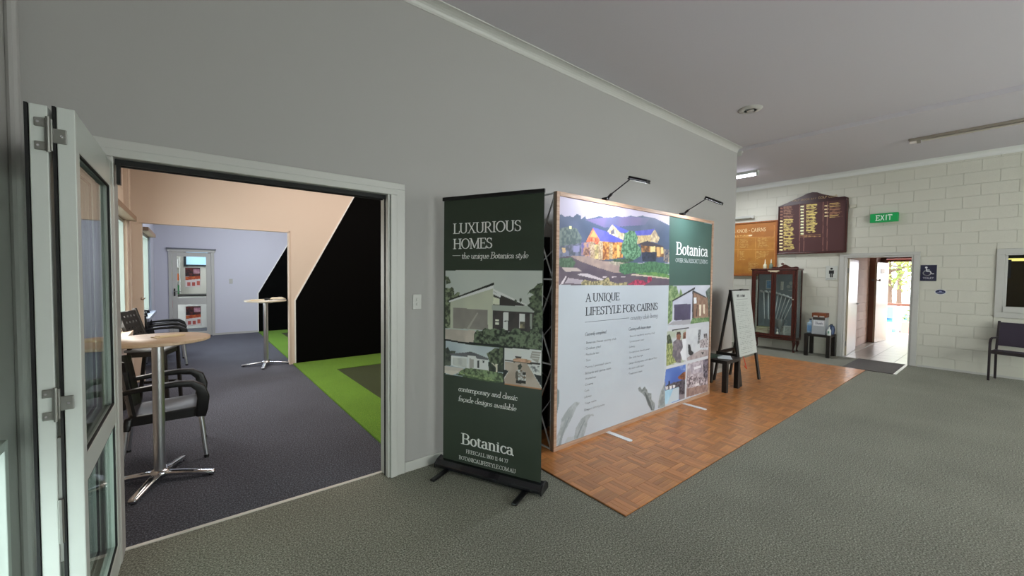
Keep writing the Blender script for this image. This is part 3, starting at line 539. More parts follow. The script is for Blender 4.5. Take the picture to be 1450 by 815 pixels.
DISPLAY = [
 ('P',[(0.036,2.339),(1.879,2.306),(1.887,1.49),(0.045,1.509)],'c9bfd8','bdb9d2',0.6),
 ('P',[(0.04,2.136),(0.075,2.139),(0.107,2.12),(0.172,2.134),(0.222,2.128),(0.272,2.163),(0.323,2.153),(0.333,2.119),(0.385,2.153),(0.403,2.125),(0.52,2.154),(0.595,2.176),(0.671,2.169),(0.77,2.174),(0.87,2.203),(0.997,2.2),(1.105,2.23),(1.195,2.224),(1.309,2.25),(1.453,2.244),(1.553,2.246),(1.708,2.218),(1.876,2.189),(1.884,1.756),(0.049,1.708)],'5f6a8c','4d5c78',0.25),
 ('P',[(0.394,2.119),(0.671,2.169),(1.083,2.215),(1.454,2.237),(1.36,2.153),(0.674,2.07)],'7a6f9c','6b6c94',0.2),
 ('P',[(0.042,2.009),(0.174,2.042),(0.275,2.027),(0.346,1.95),(0.313,1.867),(0.146,1.802),(0.047,1.775)],'7c8a88','58686c',0.03),
 ('P',[(0.171,2.041),(0.204,2.044),(0.204,2.019),(0.171,2.016)],'fff4c0'),
 ('P',[(0.046,1.853),(0.382,1.906),(0.403,1.765),(0.048,1.753)],'5a6070','7f83a0',0.04),
 ('P',[(0.228,1.868),(0.313,1.873),(0.314,1.814),(0.229,1.811)],'9a98c4'),
 ('P',[(0.081,1.844),(0.129,1.846),(0.13,1.801),(0.091,1.799)],'d8b890'),
 ('P',[(0.338,1.903),(0.508,1.919),(0.494,1.768),(0.341,1.786)],'6a6ab0','c9a090',0.03),
 ('P',[(0.365,1.858),(0.455,1.862),(0.457,1.781),(0.367,1.781)],'7b5a58','c99a80',0.02),
 ('P',[(0.4,1.913),(0.504,2.057),(0.591,1.966),(0.621,1.907),(0.472,1.911)],'d8785c','e89a70',0.03),
 ('P',[(0.461,1.964),(0.509,2.027),(0.572,1.971)],'f2b878'),
 ('P',[(0.471,1.953),(0.591,1.96),(0.593,1.899),(0.472,1.911)],'f3a27c','c8583e',0.03),
 ('P',[(0.495,2.058),(0.754,2.027),(0.972,1.965),(0.984,1.934),(0.737,1.936),(0.624,1.929)],'5b5fc4','6c6cd2',0.08),
 ('P',[(0.724,2.037),(0.796,2.112),(0.917,2.045),(1.002,2.032),(0.983,1.966),(0.754,2.014)],'e8dcbc','b9a88c',0.03),
 ('P',[(0.792,2.114),(1.066,2.069),(1.089,2.049),(0.938,2.038)],'5b62cc'),
 ('P',[(0.774,2.041),(0.823,2.07),(0.835,2.02),(0.775,2.01)],'6d6a7c'),
 ('P',[(1.177,2.071),(1.557,2.127),(1.473,2.051),(1.202,2.026)],'5b5fc8','6a70d2',0.06),
 ('P',[(1.473,2.051),(1.558,2.12),(1.658,2.029),(1.615,1.969),(1.488,1.983)],'ead9b4','b39b84',0.03),
 ('P',[(1.202,2.026),(1.485,2.052),(1.489,1.969),(1.228,1.941)],'c9ac84','e6cf9c',0.02),
 ('P',[(0.62,1.932),(0.973,1.939),(0.978,1.784),(0.625,1.748)],'e8a65c','8c4f34',0.025),
 ('P',[(0.454,1.886),(0.621,1.907),(0.635,1.76),(0.476,1.755)],'9d8c68','e8cf94',0.03),
 ('P',[(0.462,1.92),(0.526,1.924),(0.527,1.757),(0.463,1.761)],'d9c2a8','a98a70',0.012),
 ('P',[(0.586,1.93),(0.655,1.934),(0.654,1.739),(0.587,1.744)],'dcc6a6','a98a70',0.012),
 ('P',[(0.753,1.927),(0.809,1.924),(0.806,1.766),(0.754,1.764)],'e0c69a','a07c58',0.012),
 ('P',[(0.879,1.915),(0.921,1.917),(0.925,1.783),(0.884,1.781)],'f0c880'),
 ('P',[(1.239,1.941),(1.415,1.985),(1.746,1.94),(1.747,1.919),(1.297,1.931)],'4b4450'),
 ('P',[(1.297,1.931),(1.747,1.919),(1.757,1.818),(1.326,1.796)],'c08a58','6a4a38',0.03),
 ('P',[(1.478,1.927),(1.578,1.932),(1.58,1.868),(1.48,1.864)],'f2dca0'),
 ('P',[(1.603,1.926),(1.668,1.929),(1.672,1.822),(1.608,1.82)],'e2b878'),
 ('P',[(1.689,1.926),(1.741,1.926),(1.744,1.854),(1.692,1.852)],'f0d090'),
 ('P',[(1.324,1.857),(1.606,1.869),(1.597,1.763),(1.327,1.755)],'2c3446','39425a',0.03),
 ('P',[(1.747,1.912),(1.877,1.903),(1.878,1.756),(1.753,1.767)],'3e4660','a89888',0.03),
 ('P',[(1.002,2.032),(1.088,2.071),(1.177,2.071),(1.237,2.008),(1.216,1.94),(1.299,1.89),(1.302,1.816),(1.188,1.771),(1.032,1.78),(0.945,1.835),(0.963,1.926),(1.004,1.967)],'7fae8c','3f6a50',0.016),
 ('P',[(0.048,1.753),(0.18,1.774),(0.421,1.765),(0.803,1.74),(1.099,1.736),(1.892,1.579),(1.896,1.49),(0.045,1.507)],'675a68','5b4f60',0.15),
 ('P',[(0.18,1.774),(0.403,1.777),(0.684,1.737),(1.012,1.733),(0.972,1.628),(0.847,1.627),(0.589,1.673),(0.334,1.727)],'b8a098','a5908e',0.08),
 ('P',[(0.743,1.739),(1.011,1.759),(1.013,1.707),(0.886,1.698),(0.763,1.721)],'cdbfae','9c9488',0.02),
 ('P',[(0.048,1.747),(0.213,1.758),(0.265,1.714),(0.232,1.667),(0.084,1.664),(0.049,1.686)],'46604e','5d7a62',0.02),
 ('P',[(0.084,1.664),(0.283,1.668),(0.353,1.636),(0.134,1.629)],'c6b6b4'),
 ('P',[(0.802,1.759),(1.098,1.782),(1.188,1.758),(1.012,1.733),(0.844,1.739)],'4e6e56','35513f',0.02),
 ('P',[(0.938,1.718),(1.099,1.736),(1.328,1.735),(1.472,1.759),(1.728,1.752),(1.879,1.741),(1.879,1.623),(1.578,1.621),(1.193,1.631),(1.016,1.609),(0.919,1.641)],'3f6a50','5c8a66',0.02),
 ('P',[(1.193,1.624),(1.577,1.642),(1.879,1.616),(1.881,1.576),(1.478,1.599)],'5d8a52','77a05c',0.03),
 ('P',[(1.148,1.617),(1.478,1.603),(1.881,1.576),(1.881,1.564),(1.43,1.589),(1.126,1.603)],'d8c8b8'),
 ('P',[(0.134,1.591),(0.151,1.591),(0.104,1.518),(0.064,1.512)],'ddd3dc'),
 ('P',[(0.285,1.61),(0.425,1.617),(0.689,1.557),(0.65,1.548),(0.319,1.598)],'d2c6cf'),
 ('P',[(0.168,1.574),(0.391,1.551),(0.556,1.508),(0.128,1.526)],'c4b8c2','b0a4b2',0.1),
 ('P',[(0.659,1.586),(0.727,1.588),(0.727,1.58),(0.659,1.577)],'ddd0d6'),
 ('P',[(0.803,1.587),(0.879,1.589),(0.879,1.58),(0.804,1.579)],'ddd0d6'),
 ('P',[(0.952,1.591),(1.027,1.592),(1.028,1.583),(0.953,1.582)],'ddd0d6'),
 ('P',[(0.347,1.533),(0.39,1.557),(0.499,1.539),(0.65,1.551),(0.747,1.586),(0.779,1.538),(0.892,1.518),(1.062,1.531),(1.063,1.498),(0.348,1.504)],'c9b98c','6f6a52',0.018),
 ('P',[(1.063,1.504),(1.218,1.557),(1.335,1.55),(1.432,1.522),(1.442,1.589),(1.516,1.592),(1.518,1.543),(1.385,1.497)],'d2486c','8a3050',0.018),
 ('P',[(0.019,1.511),(1.892,1.479),(1.774,-0.054),(-0.005,0.022)],'c3cbd6','bec6d2',0.6),
 ('P',[(1.856,2.3),(2.928,2.293),(2.914,1.488),(1.884,1.484)],'425f58','3d5952',0.5),
 ('P',[(1.879,1.486),(2.931,1.479),(2.938,0.975),(2.396,0.982),(1.873,1.019)],'bfc2d2','cfd0dc',0.3),
 ('P',[(1.879,1.486),(2.054,1.478),(2.113,1.373),(2.146,1.449),(2.205,1.371),(2.044,1.318),(1.974,1.293),(1.975,1.078),(1.873,1.024)],'5c7a50','9ab080',0.03),
 ('P',[(2.783,1.398),(2.825,1.418),(2.91,1.464),(2.938,0.975),(2.849,0.981),(2.832,1.294)],'3c4a48','6a7870',0.03),
 ('P',[(1.974,1.297),(2.443,1.415),(2.455,1.047),(1.985,1.053)],'c9cadb','bdbfd2',0.2),
 ('P',[(2.007,1.259),(2.402,1.253),(2.402,1.051),(2.016,1.067)],'4b4460','544c6a',0.1),
 ('P',[(2.463,1.405),(2.852,1.314),(2.89,1.041),(2.48,1.066)],'8a6a58','a28270',0.05),
 ('P',[(2.473,1.33),(2.547,1.328),(2.551,1.25),(2.481,1.253)],'e6e8ee'),
 ('P',[(2.624,1.235),(2.676,1.233),(2.677,1.085),(2.631,1.087)],'e8dcc8'),
 ('P',[(2.728,1.23),(2.775,1.229),(2.777,1.11),(2.739,1.112)],'e8dcc8'),
 ('P',[(1.952,1.307),(2.47,1.454),(2.504,1.463),(2.501,1.436),(1.965,1.293)],'22242a'),
 ('P',[(2.448,1.425),(2.808,1.328),(2.809,1.313),(2.449,1.4)],'2c2c34'),
 ('P',[(2.437,1.415),(2.463,1.414),(2.48,1.066),(2.447,1.068)],'26222a'),
 ('P',[(1.873,1.019),(1.985,1.053),(2.402,1.053),(2.435,0.989)],'a8a6b0'),
 ('P',[(2.395,0.992),(2.45,1.068),(2.889,1.052),(2.92,0.976)],'55784c','86a070',0.02),
 ('P',[(2.562,1.232),(2.583,1.231),(2.57,1.081),(2.54,1.082)],'4a3630'),
 ('P',[(1.882,1.003),(2.922,0.994),(2.919,-0.011),(1.862,0.029)],'c8cad4'),
 ('P',[(1.857,0.947),(2.307,0.938),(2.323,0.527),(1.861,0.535)],'c9ccd4','b0b8a8',0.1),
 ('P',[(1.857,0.814),(1.967,0.845),(2.033,0.681),(2.119,0.554),(1.861,0.535)],'6f7f4c','b8bc80',0.02),
 ('P',[(1.859,0.896),(1.925,0.911),(1.988,0.801),(1.873,0.792)],'2f3a2c','55604a',0.02),
 ('P',[(1.971,0.959),(2.371,0.96),(2.376,0.947),(1.982,0.942)],'1c1c22'),
 ('P',[(2.007,0.809),(2.086,0.834),(2.209,0.811),(2.253,0.753),(2.214,0.692),(2.201,0.532),(2.099,0.546),(1.995,0.643)],'8a8088','6a6470',0.04),
 ('P',[(2.208,0.822),(2.313,0.823),(2.322,0.549),(2.231,0.561),(2.175,0.665),(2.239,0.711)],'e2e4ec'),
 ('P',[(2.073,0.898),(2.153,0.907),(2.186,0.856),(2.157,0.816),(2.086,0.834)],'8a5a48'),
 ('P',[(2.082,0.918),(2.162,0.922),(2.185,0.878),(2.133,0.893),(2.083,0.887)],'3a2620'),
 ('P',[(2.23,0.895),(2.305,0.911),(2.309,0.824),(2.233,0.825)],'9a6c5c','5c3a30',0.02),
 ('P',[(2.333,0.939),(2.912,0.932),(2.903,0.529),(2.345,0.53)],'d0d3da','c4c6d0',0.1),
 ('P',[(2.617,0.908),(2.687,0.908),(2.661,0.734),(2.605,0.717)],'3a3c44','a0a2a8',0.012),
 ('P',[(2.36,0.742),(2.414,0.737),(2.451,0.655),(2.508,0.627),(2.489,0.556),(2.377,0.62)],'2e3036'),
 ('P',[(2.648,0.77),(2.889,0.782),(2.891,0.653),(2.676,0.665)],'7c7078','c9c0c4',0.02),
 ('P',[(2.498,0.605),(2.701,0.639),(2.898,0.617),(2.903,0.535),(2.353,0.535),(2.342,0.574)],'9a8c90','b4a8aa',0.06),
 ('P',[(2.703,0.605),(2.786,0.601),(2.752,0.564)],'2c2a30'),
 ('P',[(2.761,0.84),(2.856,0.843),(2.872,0.784),(2.776,0.781)],'8a8488','2c2a30',0.02),
 ('P',[(1.857,0.494),(2.318,0.501),(2.329,0.065),(1.791,0.075)],'4a68b8','5f80cc',0.3),
 ('P',[(2.142,0.497),(2.318,0.501),(2.322,0.418),(2.205,0.445)],'a8b4d8','5f80cc',0.06),
 ('P',[(2.128,0.36),(2.27,0.409),(2.323,0.407),(2.322,0.297),(2.159,0.334)],'a86c4c','6a4030',0.03),
 ('P',[(1.856,0.303),(2.03,0.312),(2.321,0.308),(2.327,0.11),(2.168,0.138),(2.164,0.236),(1.858,0.246)],'2f2c38','6a6470',0.02),
 ('P',[(1.856,0.293),(1.914,0.289),(1.915,0.249),(1.862,0.251)],'d8d8dc'),
 ('P',[(1.943,0.286),(1.996,0.28),(1.997,0.243),(1.946,0.247)],'e8e8ec'),
 ('P',[(2.021,0.281),(2.075,0.274),(2.073,0.241),(2.025,0.245)],'e8e8ec'),
 ('P',[(1.921,0.345),(1.95,0.345),(1.952,0.303),(1.923,0.304)],'1f2430'),
 ('P',[(1.851,0.245),(2.168,0.233),(2.171,0.073),(1.794,0.077)],'9cc8e4','b4d8ec',0.1),
 ('P',[(2.033,0.232),(2.168,0.229),(2.171,0.078),(1.913,0.078)],'c4d0dc'),
 ('P',[(2.173,0.138),(2.326,0.121),(2.324,0.066),(2.176,0.072)],'8a8088'),
 ('P',[(2.355,0.496),(2.919,0.504),(2.906,0.046),(2.35,0.07)],'a89aa4','d0c8d0',0.05),
 ('P',[(2.394,0.485),(2.733,0.486),(2.753,0.334),(2.467,0.347)],'c6bcc8','9a90a0',0.06),
 ('P',[(2.518,0.435),(2.712,0.434),(2.714,0.397),(2.526,0.4)],'e8e4ec'),
 ('P',[(2.756,0.495),(2.915,0.498),(2.902,0.241),(2.792,0.258)],'8c8090','3a3440',0.025),
 ('P',[(2.347,0.348),(2.89,0.243),(2.895,0.148),(2.344,0.195)],'5a4a54','d8ccd4',0.02),
 ('P',[(2.574,0.207),(2.678,0.201),(2.679,0.172),(2.576,0.178)],'e8e2e6'),
 ('P',[(2.606,0.173),(2.645,0.172),(2.65,0.074),(2.604,0.077)],'4a2c24'),
 ('P',[(2.344,0.184),(2.895,0.148),(2.905,0.05),(2.35,0.075)],'8a706c','a88c84',0.05),
 ('P',[(1.861,0.53),(2.928,0.526),(2.93,0.494),(1.859,0.499)],'d4d6de'),
 ('P',[(2.304,0.922),(2.334,0.919),(2.347,0.48),(2.35,0.075),(2.312,0.068),(2.317,0.528)],'d4d6de'),
 ('P',[(0.052,0.056),(0.043,0.125),(0.088,0.203),(0.109,0.288),(0.187,0.361),(0.285,0.41),(0.356,0.391),(0.303,0.349),(0.255,0.279),(0.191,0.202),(0.128,0.126),(0.091,0.04)],'b1b9c0','9aa3a9',0.04),
 ('P',[(0.067,0.046),(0.112,0.152),(0.205,0.289),(0.218,0.281),(0.136,0.147),(0.102,0.037)],'8e979d'),
 ('P',[(0.276,0.067),(0.307,0.163),(0.374,0.23),(0.46,0.252),(0.55,0.239),(0.565,0.212),(0.514,0.229),(0.471,0.185),(0.449,0.118),(0.413,0.044),(0.293,0.045)],'aab2ba','99a2a8',0.04),
 ('P',[(0.31,0.058),(0.367,0.149),(0.426,0.206),(0.435,0.201),(0.384,0.133),(0.327,0.048)],'8a9398'),
 ('P',[(0.193,0.099),(0.284,0.082),(0.285,0.047),(0.146,0.052)],'b4bcc3'),
 ('P',[(0.038,0.59),(0.073,0.551),(0.075,0.451),(0.049,0.345),(0.04,0.347)],'7f8f95'),
 ('P',[(1.298,0.364),(1.332,0.378),(1.38,0.336),(1.418,0.368),(1.475,0.32),(1.488,0.283),(1.561,0.263),(1.564,0.193),(1.636,0.137),(1.631,0.056),(1.582,0.061),(1.493,0.151),(1.442,0.243),(1.381,0.295),(1.311,0.335)],'9aa2a6','7b8488',0.03),
 ('P',[(1.421,0.302),(1.452,0.289),(1.541,0.169),(1.599,0.063),(1.569,0.066),(1.48,0.181)],'5f686c'),
 ('P',[(1.706,0.066),(1.716,0.15),(1.763,0.256),(1.858,0.362),(1.846,0.256),(1.855,0.051),(1.771,0.053)],'9fa8ac','848d92',0.04),
]
HONOUR = [
 ('P',[(1.534,3.621),(2.961,3.391),(3.003,1.994),(1.579,2.03)],'4a2a2a'),
 ('P',[(1.681,3.144),(1.731,3.138),(1.732,3.108),(1.681,3.114)],'8c5f4c'),
 ('P',[(1.683,3.074),(1.733,3.068),(1.734,3.037),(1.683,3.043)],'8c5f4c'),
 ('P',[(1.685,3.003),(1.735,2.997),(1.736,2.967),(1.685,2.972)],'8c5f4c'),
 ('P',[(1.687,2.932),(1.737,2.927),(1.738,2.896),(1.688,2.901)],'8c5f4c'),
 ('P',[(1.689,2.861),(1.739,2.856),(1.74,2.826),(1.69,2.83)],'e9d9a0'),
 ('P',[(1.691,2.791),(1.741,2.786),(1.742,2.755),(1.692,2.76)],'e9d9a0'),
 ('P',[(1.679,2.721),(1.743,2.715),(1.744,2.685),(1.68,2.69)],'e9d9a0'),
 ('P',[(1.681,2.65),(1.745,2.645),(1.746,2.614),(1.682,2.619)],'e9d9a0'),
 ('P',[(1.683,2.579),(1.747,2.574),(1.748,2.544),(1.684,2.548)],'e9d9a0'),
 ('P',[(1.685,2.508),(1.749,2.504),(1.75,2.473),(1.686,2.477)],'e9d9a0'),
 ('P',[(1.687,2.437),(1.751,2.433),(1.752,2.402),(1.688,2.406)],'e9d9a0'),
 ('P',[(1.689,2.366),(1.753,2.363),(1.754,2.332),(1.69,2.335)],'e9d9a0'),
 ('P',[(1.691,2.295),(1.755,2.292),(1.756,2.261),(1.692,2.264)],'e9d9a0'),
 ('P',[(1.693,2.224),(1.757,2.222),(1.758,2.191),(1.694,2.193)],'e9d9a0'),
 ('P',[(1.751,3.161),(1.89,3.147),(1.911,3.124),(1.748,3.14)],'96705a',None,0.04),
 ('P',[(1.752,3.126),(1.904,3.111),(1.917,3.089),(1.749,3.105)],'96705a','5c3c34',0.04),
 ('P',[(1.753,3.091),(1.93,3.074),(1.874,3.06),(1.75,3.07)],'96705a',None,0.04),
 ('P',[(1.754,3.056),(1.871,3.046),(1.938,3.018),(1.751,3.035)],'96705a','5c3c34',0.04),
 ('P',[(1.755,3.021),(1.896,3.009),(1.89,2.989),(1.752,3.0)],'96705a',None,0.04),
 ('P',[(1.756,2.986),(1.968,2.967),(1.91,2.952),(1.753,2.966)],'96705a','5c3c34',0.04),
 ('P',[(1.757,2.951),(1.954,2.934),(1.912,2.918),(1.754,2.931)],'96705a',None,0.04),
 ('P',[(1.758,2.917),(1.936,2.902),(1.886,2.886),(1.755,2.896)],'96705a','5c3c34',0.04),
 ('P',[(1.759,2.882),(1.936,2.868),(1.946,2.846),(1.756,2.861)],'d6c070',None,0.04),
 ('P',[(1.76,2.847),(1.927,2.834),(1.936,2.813),(1.757,2.826)],'d6c070','5c3c34',0.04),
 ('P',[(1.761,2.812),(1.942,2.799),(1.882,2.783),(1.758,2.791)],'d6c070',None,0.04),
 ('P',[(1.762,2.777),(1.951,2.763),(1.926,2.745),(1.759,2.756)],'d6c070','5c3c34',0.04),
 ('P',[(1.763,2.742),(1.908,2.733),(1.882,2.715),(1.76,2.721)],'d6c070',None,0.04),
 ('P',[(1.764,2.707),(1.964,2.694),(1.919,2.677),(1.761,2.686)],'d6c070','5c3c34',0.04),
 ('P',[(1.765,2.672),(1.951,2.661),(1.953,2.64),(1.762,2.651)],'d6c070',None,0.04),
 ('P',[(1.766,2.637),(1.951,2.626),(1.957,2.605),(1.763,2.616)],'d6c070','5c3c34',0.04),
 ('P',[(1.767,2.602),(1.921,2.595),(1.948,2.572),(1.764,2.582)],'d6c070',None,0.04),
 ('P',[(1.768,2.568),(1.927,2.56),(1.96,2.537),(1.765,2.547)],'d6c070','5c3c34',0.04),
 ('P',[(1.769,2.533),(1.97,2.522),(1.893,2.507),(1.766,2.512)],'d6c070',None,0.04),
 ('P',[(1.77,2.498),(1.899,2.493),(1.904,2.472),(1.767,2.477)],'d6c070','5c3c34',0.04),
 ('P',[(1.771,2.463),(1.98,2.453),(1.923,2.436),(1.768,2.442)],'d6c070',None,0.04),
 ('P',[(1.772,2.428),(1.949,2.421),(1.913,2.402),(1.769,2.407)],'d6c070','5c3c34',0.04),
 ('P',[(1.773,2.393),(1.938,2.387),(1.92,2.367),(1.77,2.372)],'d6c070',None,0.04),
 ('P',[(1.774,2.358),(1.924,2.354),(1.938,2.332),(1.771,2.337)],'d6c070','5c3c34',0.04),
 ('P',[(1.775,2.323),(1.947,2.318),(1.965,2.296),(1.772,2.302)],'d6c070',None,0.04),
 ('P',[(1.776,2.288),(1.958,2.283),(1.968,2.262),(1.773,2.267)],'d6c070','5c3c34',0.04),
 ('P',[(1.777,2.253),(1.976,2.248),(1.974,2.227),(1.774,2.232)],'d6c070',None,0.04),
 ('P',[(1.778,2.218),(1.959,2.214),(1.907,2.196),(1.775,2.197)],'d6c070','5c3c34',0.04),
 ('P',[(2.067,3.14),(2.135,3.135),(2.133,3.1),(2.067,3.107)],'f2e6bc'),
 ('P',[(2.069,3.075),(2.137,3.071),(2.135,3.036),(2.069,3.042)],'f2e6bc'),
 ('P',[(2.071,3.01),(2.139,3.006),(2.136,2.971),(2.07,2.977)],'f2e6bc'),
 ('P',[(2.073,2.945),(2.14,2.942),(2.138,2.907),(2.072,2.912)],'f2e6bc'),
 ('P',[(2.075,2.881),(2.142,2.877),(2.14,2.842),(2.074,2.847)],'f2e6bc'),
 ('P',[(2.077,2.816),(2.144,2.813),(2.142,2.778),(2.076,2.782)],'f2e6bc'),
 ('P',[(2.079,2.751),(2.146,2.748),(2.144,2.713),(2.078,2.717)],'f2e6bc'),
 ('P',[(2.081,2.686),(2.148,2.684),(2.146,2.649),(2.08,2.652)],'f2e6bc'),
 ('P',[(2.082,2.621),(2.15,2.619),(2.148,2.584),(2.082,2.588)],'f2e6bc'),
 ('P',[(2.084,2.556),(2.152,2.555),(2.15,2.52),(2.084,2.523)],'f2e6bc'),
 ('P',[(2.169,3.151),(2.364,3.139),(2.357,3.112),(2.166,3.131)],'dcc878',None,0.04),
 ('P',[(2.17,3.117),(2.368,3.105),(2.332,3.082),(2.167,3.097)],'dcc878','5c3c34',0.04),
 ('P',[(2.171,3.083),(2.354,3.073),(2.308,3.052),(2.168,3.063)],'dcc878',None,0.04),
 ('P',[(2.171,3.049),(2.364,3.039),(2.334,3.015),(2.169,3.029)],'dcc878','5c3c34',0.04),
 ('P',[(2.172,3.015),(2.324,3.01),(2.3,2.986),(2.17,2.995)],'dcc878',None,0.04),
 ('P',[(2.173,2.981),(2.368,2.972),(2.364,2.945),(2.171,2.961)],'dcc878','5c3c34',0.04),
 ('P',[(2.174,2.947),(2.311,2.945),(2.352,2.913),(2.172,2.927)],'dcc878',None,0.04),
 ('P',[(2.175,2.913),(2.337,2.909),(2.309,2.884),(2.173,2.893)],'dcc878','5c3c34',0.04),
 ('P',[(2.176,2.879),(2.329,2.876),(2.352,2.847),(2.174,2.859)],'dcc878',None,0.04),
 ('P',[(2.177,2.845),(2.373,2.838),(2.304,2.818),(2.175,2.825)],'dcc878','5c3c34',0.04),
 ('P',[(2.178,2.811),(2.355,2.807),(2.305,2.784),(2.176,2.791)],'dcc878',None,0.04),
 ('P',[(2.179,2.777),(2.364,2.773),(2.325,2.749),(2.177,2.757)],'dcc878','5c3c34',0.04),
 ('P',[(2.18,2.743),(2.377,2.738),(2.37,2.712),(2.178,2.723)],'dcc878',None,0.04),
 ('P',[(2.181,2.709),(2.35,2.707),(2.373,2.678),(2.179,2.689)],'dcc878','5c3c34',0.04),
 ('P',[(2.182,2.675),(2.336,2.675),(2.311,2.65),(2.18,2.655)],'dcc878',None,0.04),
 ('P',[(2.183,2.641),(2.359,2.64),(2.309,2.616),(2.181,2.621)],'dcc878','5c3c34',0.04),
 ('P',[(2.184,2.607),(2.329,2.609),(2.335,2.581),(2.182,2.587)],'dcc878',None,0.04),
 ('P',[(2.185,2.573),(2.362,2.573),(2.319,2.549),(2.183,2.553)],'dcc878','5c3c34',0.04),
 ('P',[(2.078,2.51),(2.437,2.505),(2.438,2.487),(2.078,2.492)],'b08858','6c4838',0.03),
 ('P',[(2.079,2.477),(2.438,2.473),(2.439,2.455),(2.079,2.458)],'b08858','6c4838',0.03),
 ('P',[(2.489,3.096),(2.55,3.092),(2.549,3.065),(2.488,3.071)],'e2cfa0'),
 ('P',[(2.491,3.026),(2.552,3.022),(2.551,2.996),(2.49,3.001)],'e2cfa0'),
 ('P',[(2.493,2.956),(2.554,2.953),(2.553,2.926),(2.492,2.931)],'e2cfa0'),
 ('P',[(2.495,2.886),(2.556,2.883),(2.555,2.856),(2.494,2.861)],'e2cfa0'),
 ('P',[(2.572,3.128),(2.703,3.125),(2.753,3.101),(2.569,3.11)],'c8a868',None,0.04),
 ('P',[(2.573,3.097),(2.727,3.091),(2.761,3.069),(2.57,3.079)],'c8a868','5c3c34',0.04),
 ('P',[(2.574,3.066),(2.777,3.054),(2.717,3.044),(2.571,3.048)],'c8a868',None,0.04),
 ('P',[(2.575,3.034),(2.741,3.028),(2.729,3.012),(2.572,3.017)],'a07458','5c3c34',0.04),
 ('P',[(2.576,3.003),(2.757,2.996),(2.736,2.981),(2.573,2.986)],'a07458',None,0.04),
 ('P',[(2.576,2.972),(2.751,2.966),(2.739,2.95),(2.574,2.955)],'a07458','5c3c34',0.04),
 ('P',[(2.577,2.941),(2.784,2.932),(2.731,2.92),(2.575,2.924)],'a07458',None,0.04),
 ('P',[(2.578,2.91),(2.742,2.906),(2.748,2.888),(2.576,2.892)],'a07458','5c3c34',0.04),
 ('P',[(2.579,2.879),(2.727,2.877),(2.717,2.86),(2.577,2.861)],'c8a868',None,0.04),
 ('P',[(2.58,2.848),(2.79,2.84),(2.735,2.828),(2.578,2.83)],'c8a868','5c3c34',0.04),
 ('P',[(2.045,3.204),(2.056,3.203),(2.081,2.13),(2.07,2.13)],'8a5f54'),
 ('P',[(2.124,3.194),(2.135,3.192),(2.16,2.127),(2.149,2.127)],'8a5f54'),
 ('P',[(2.457,3.177),(2.467,3.175),(2.493,2.115),(2.483,2.115)],'8a5f54'),
 ('P',[(2.527,3.167),(2.538,3.166),(2.563,2.112),(2.553,2.113)],'8a5f54'),
 ('P',[(1.732,3.236),(2.554,3.24),(2.555,3.222),(1.733,3.197)],'7c5648','54342e',0.04),
]
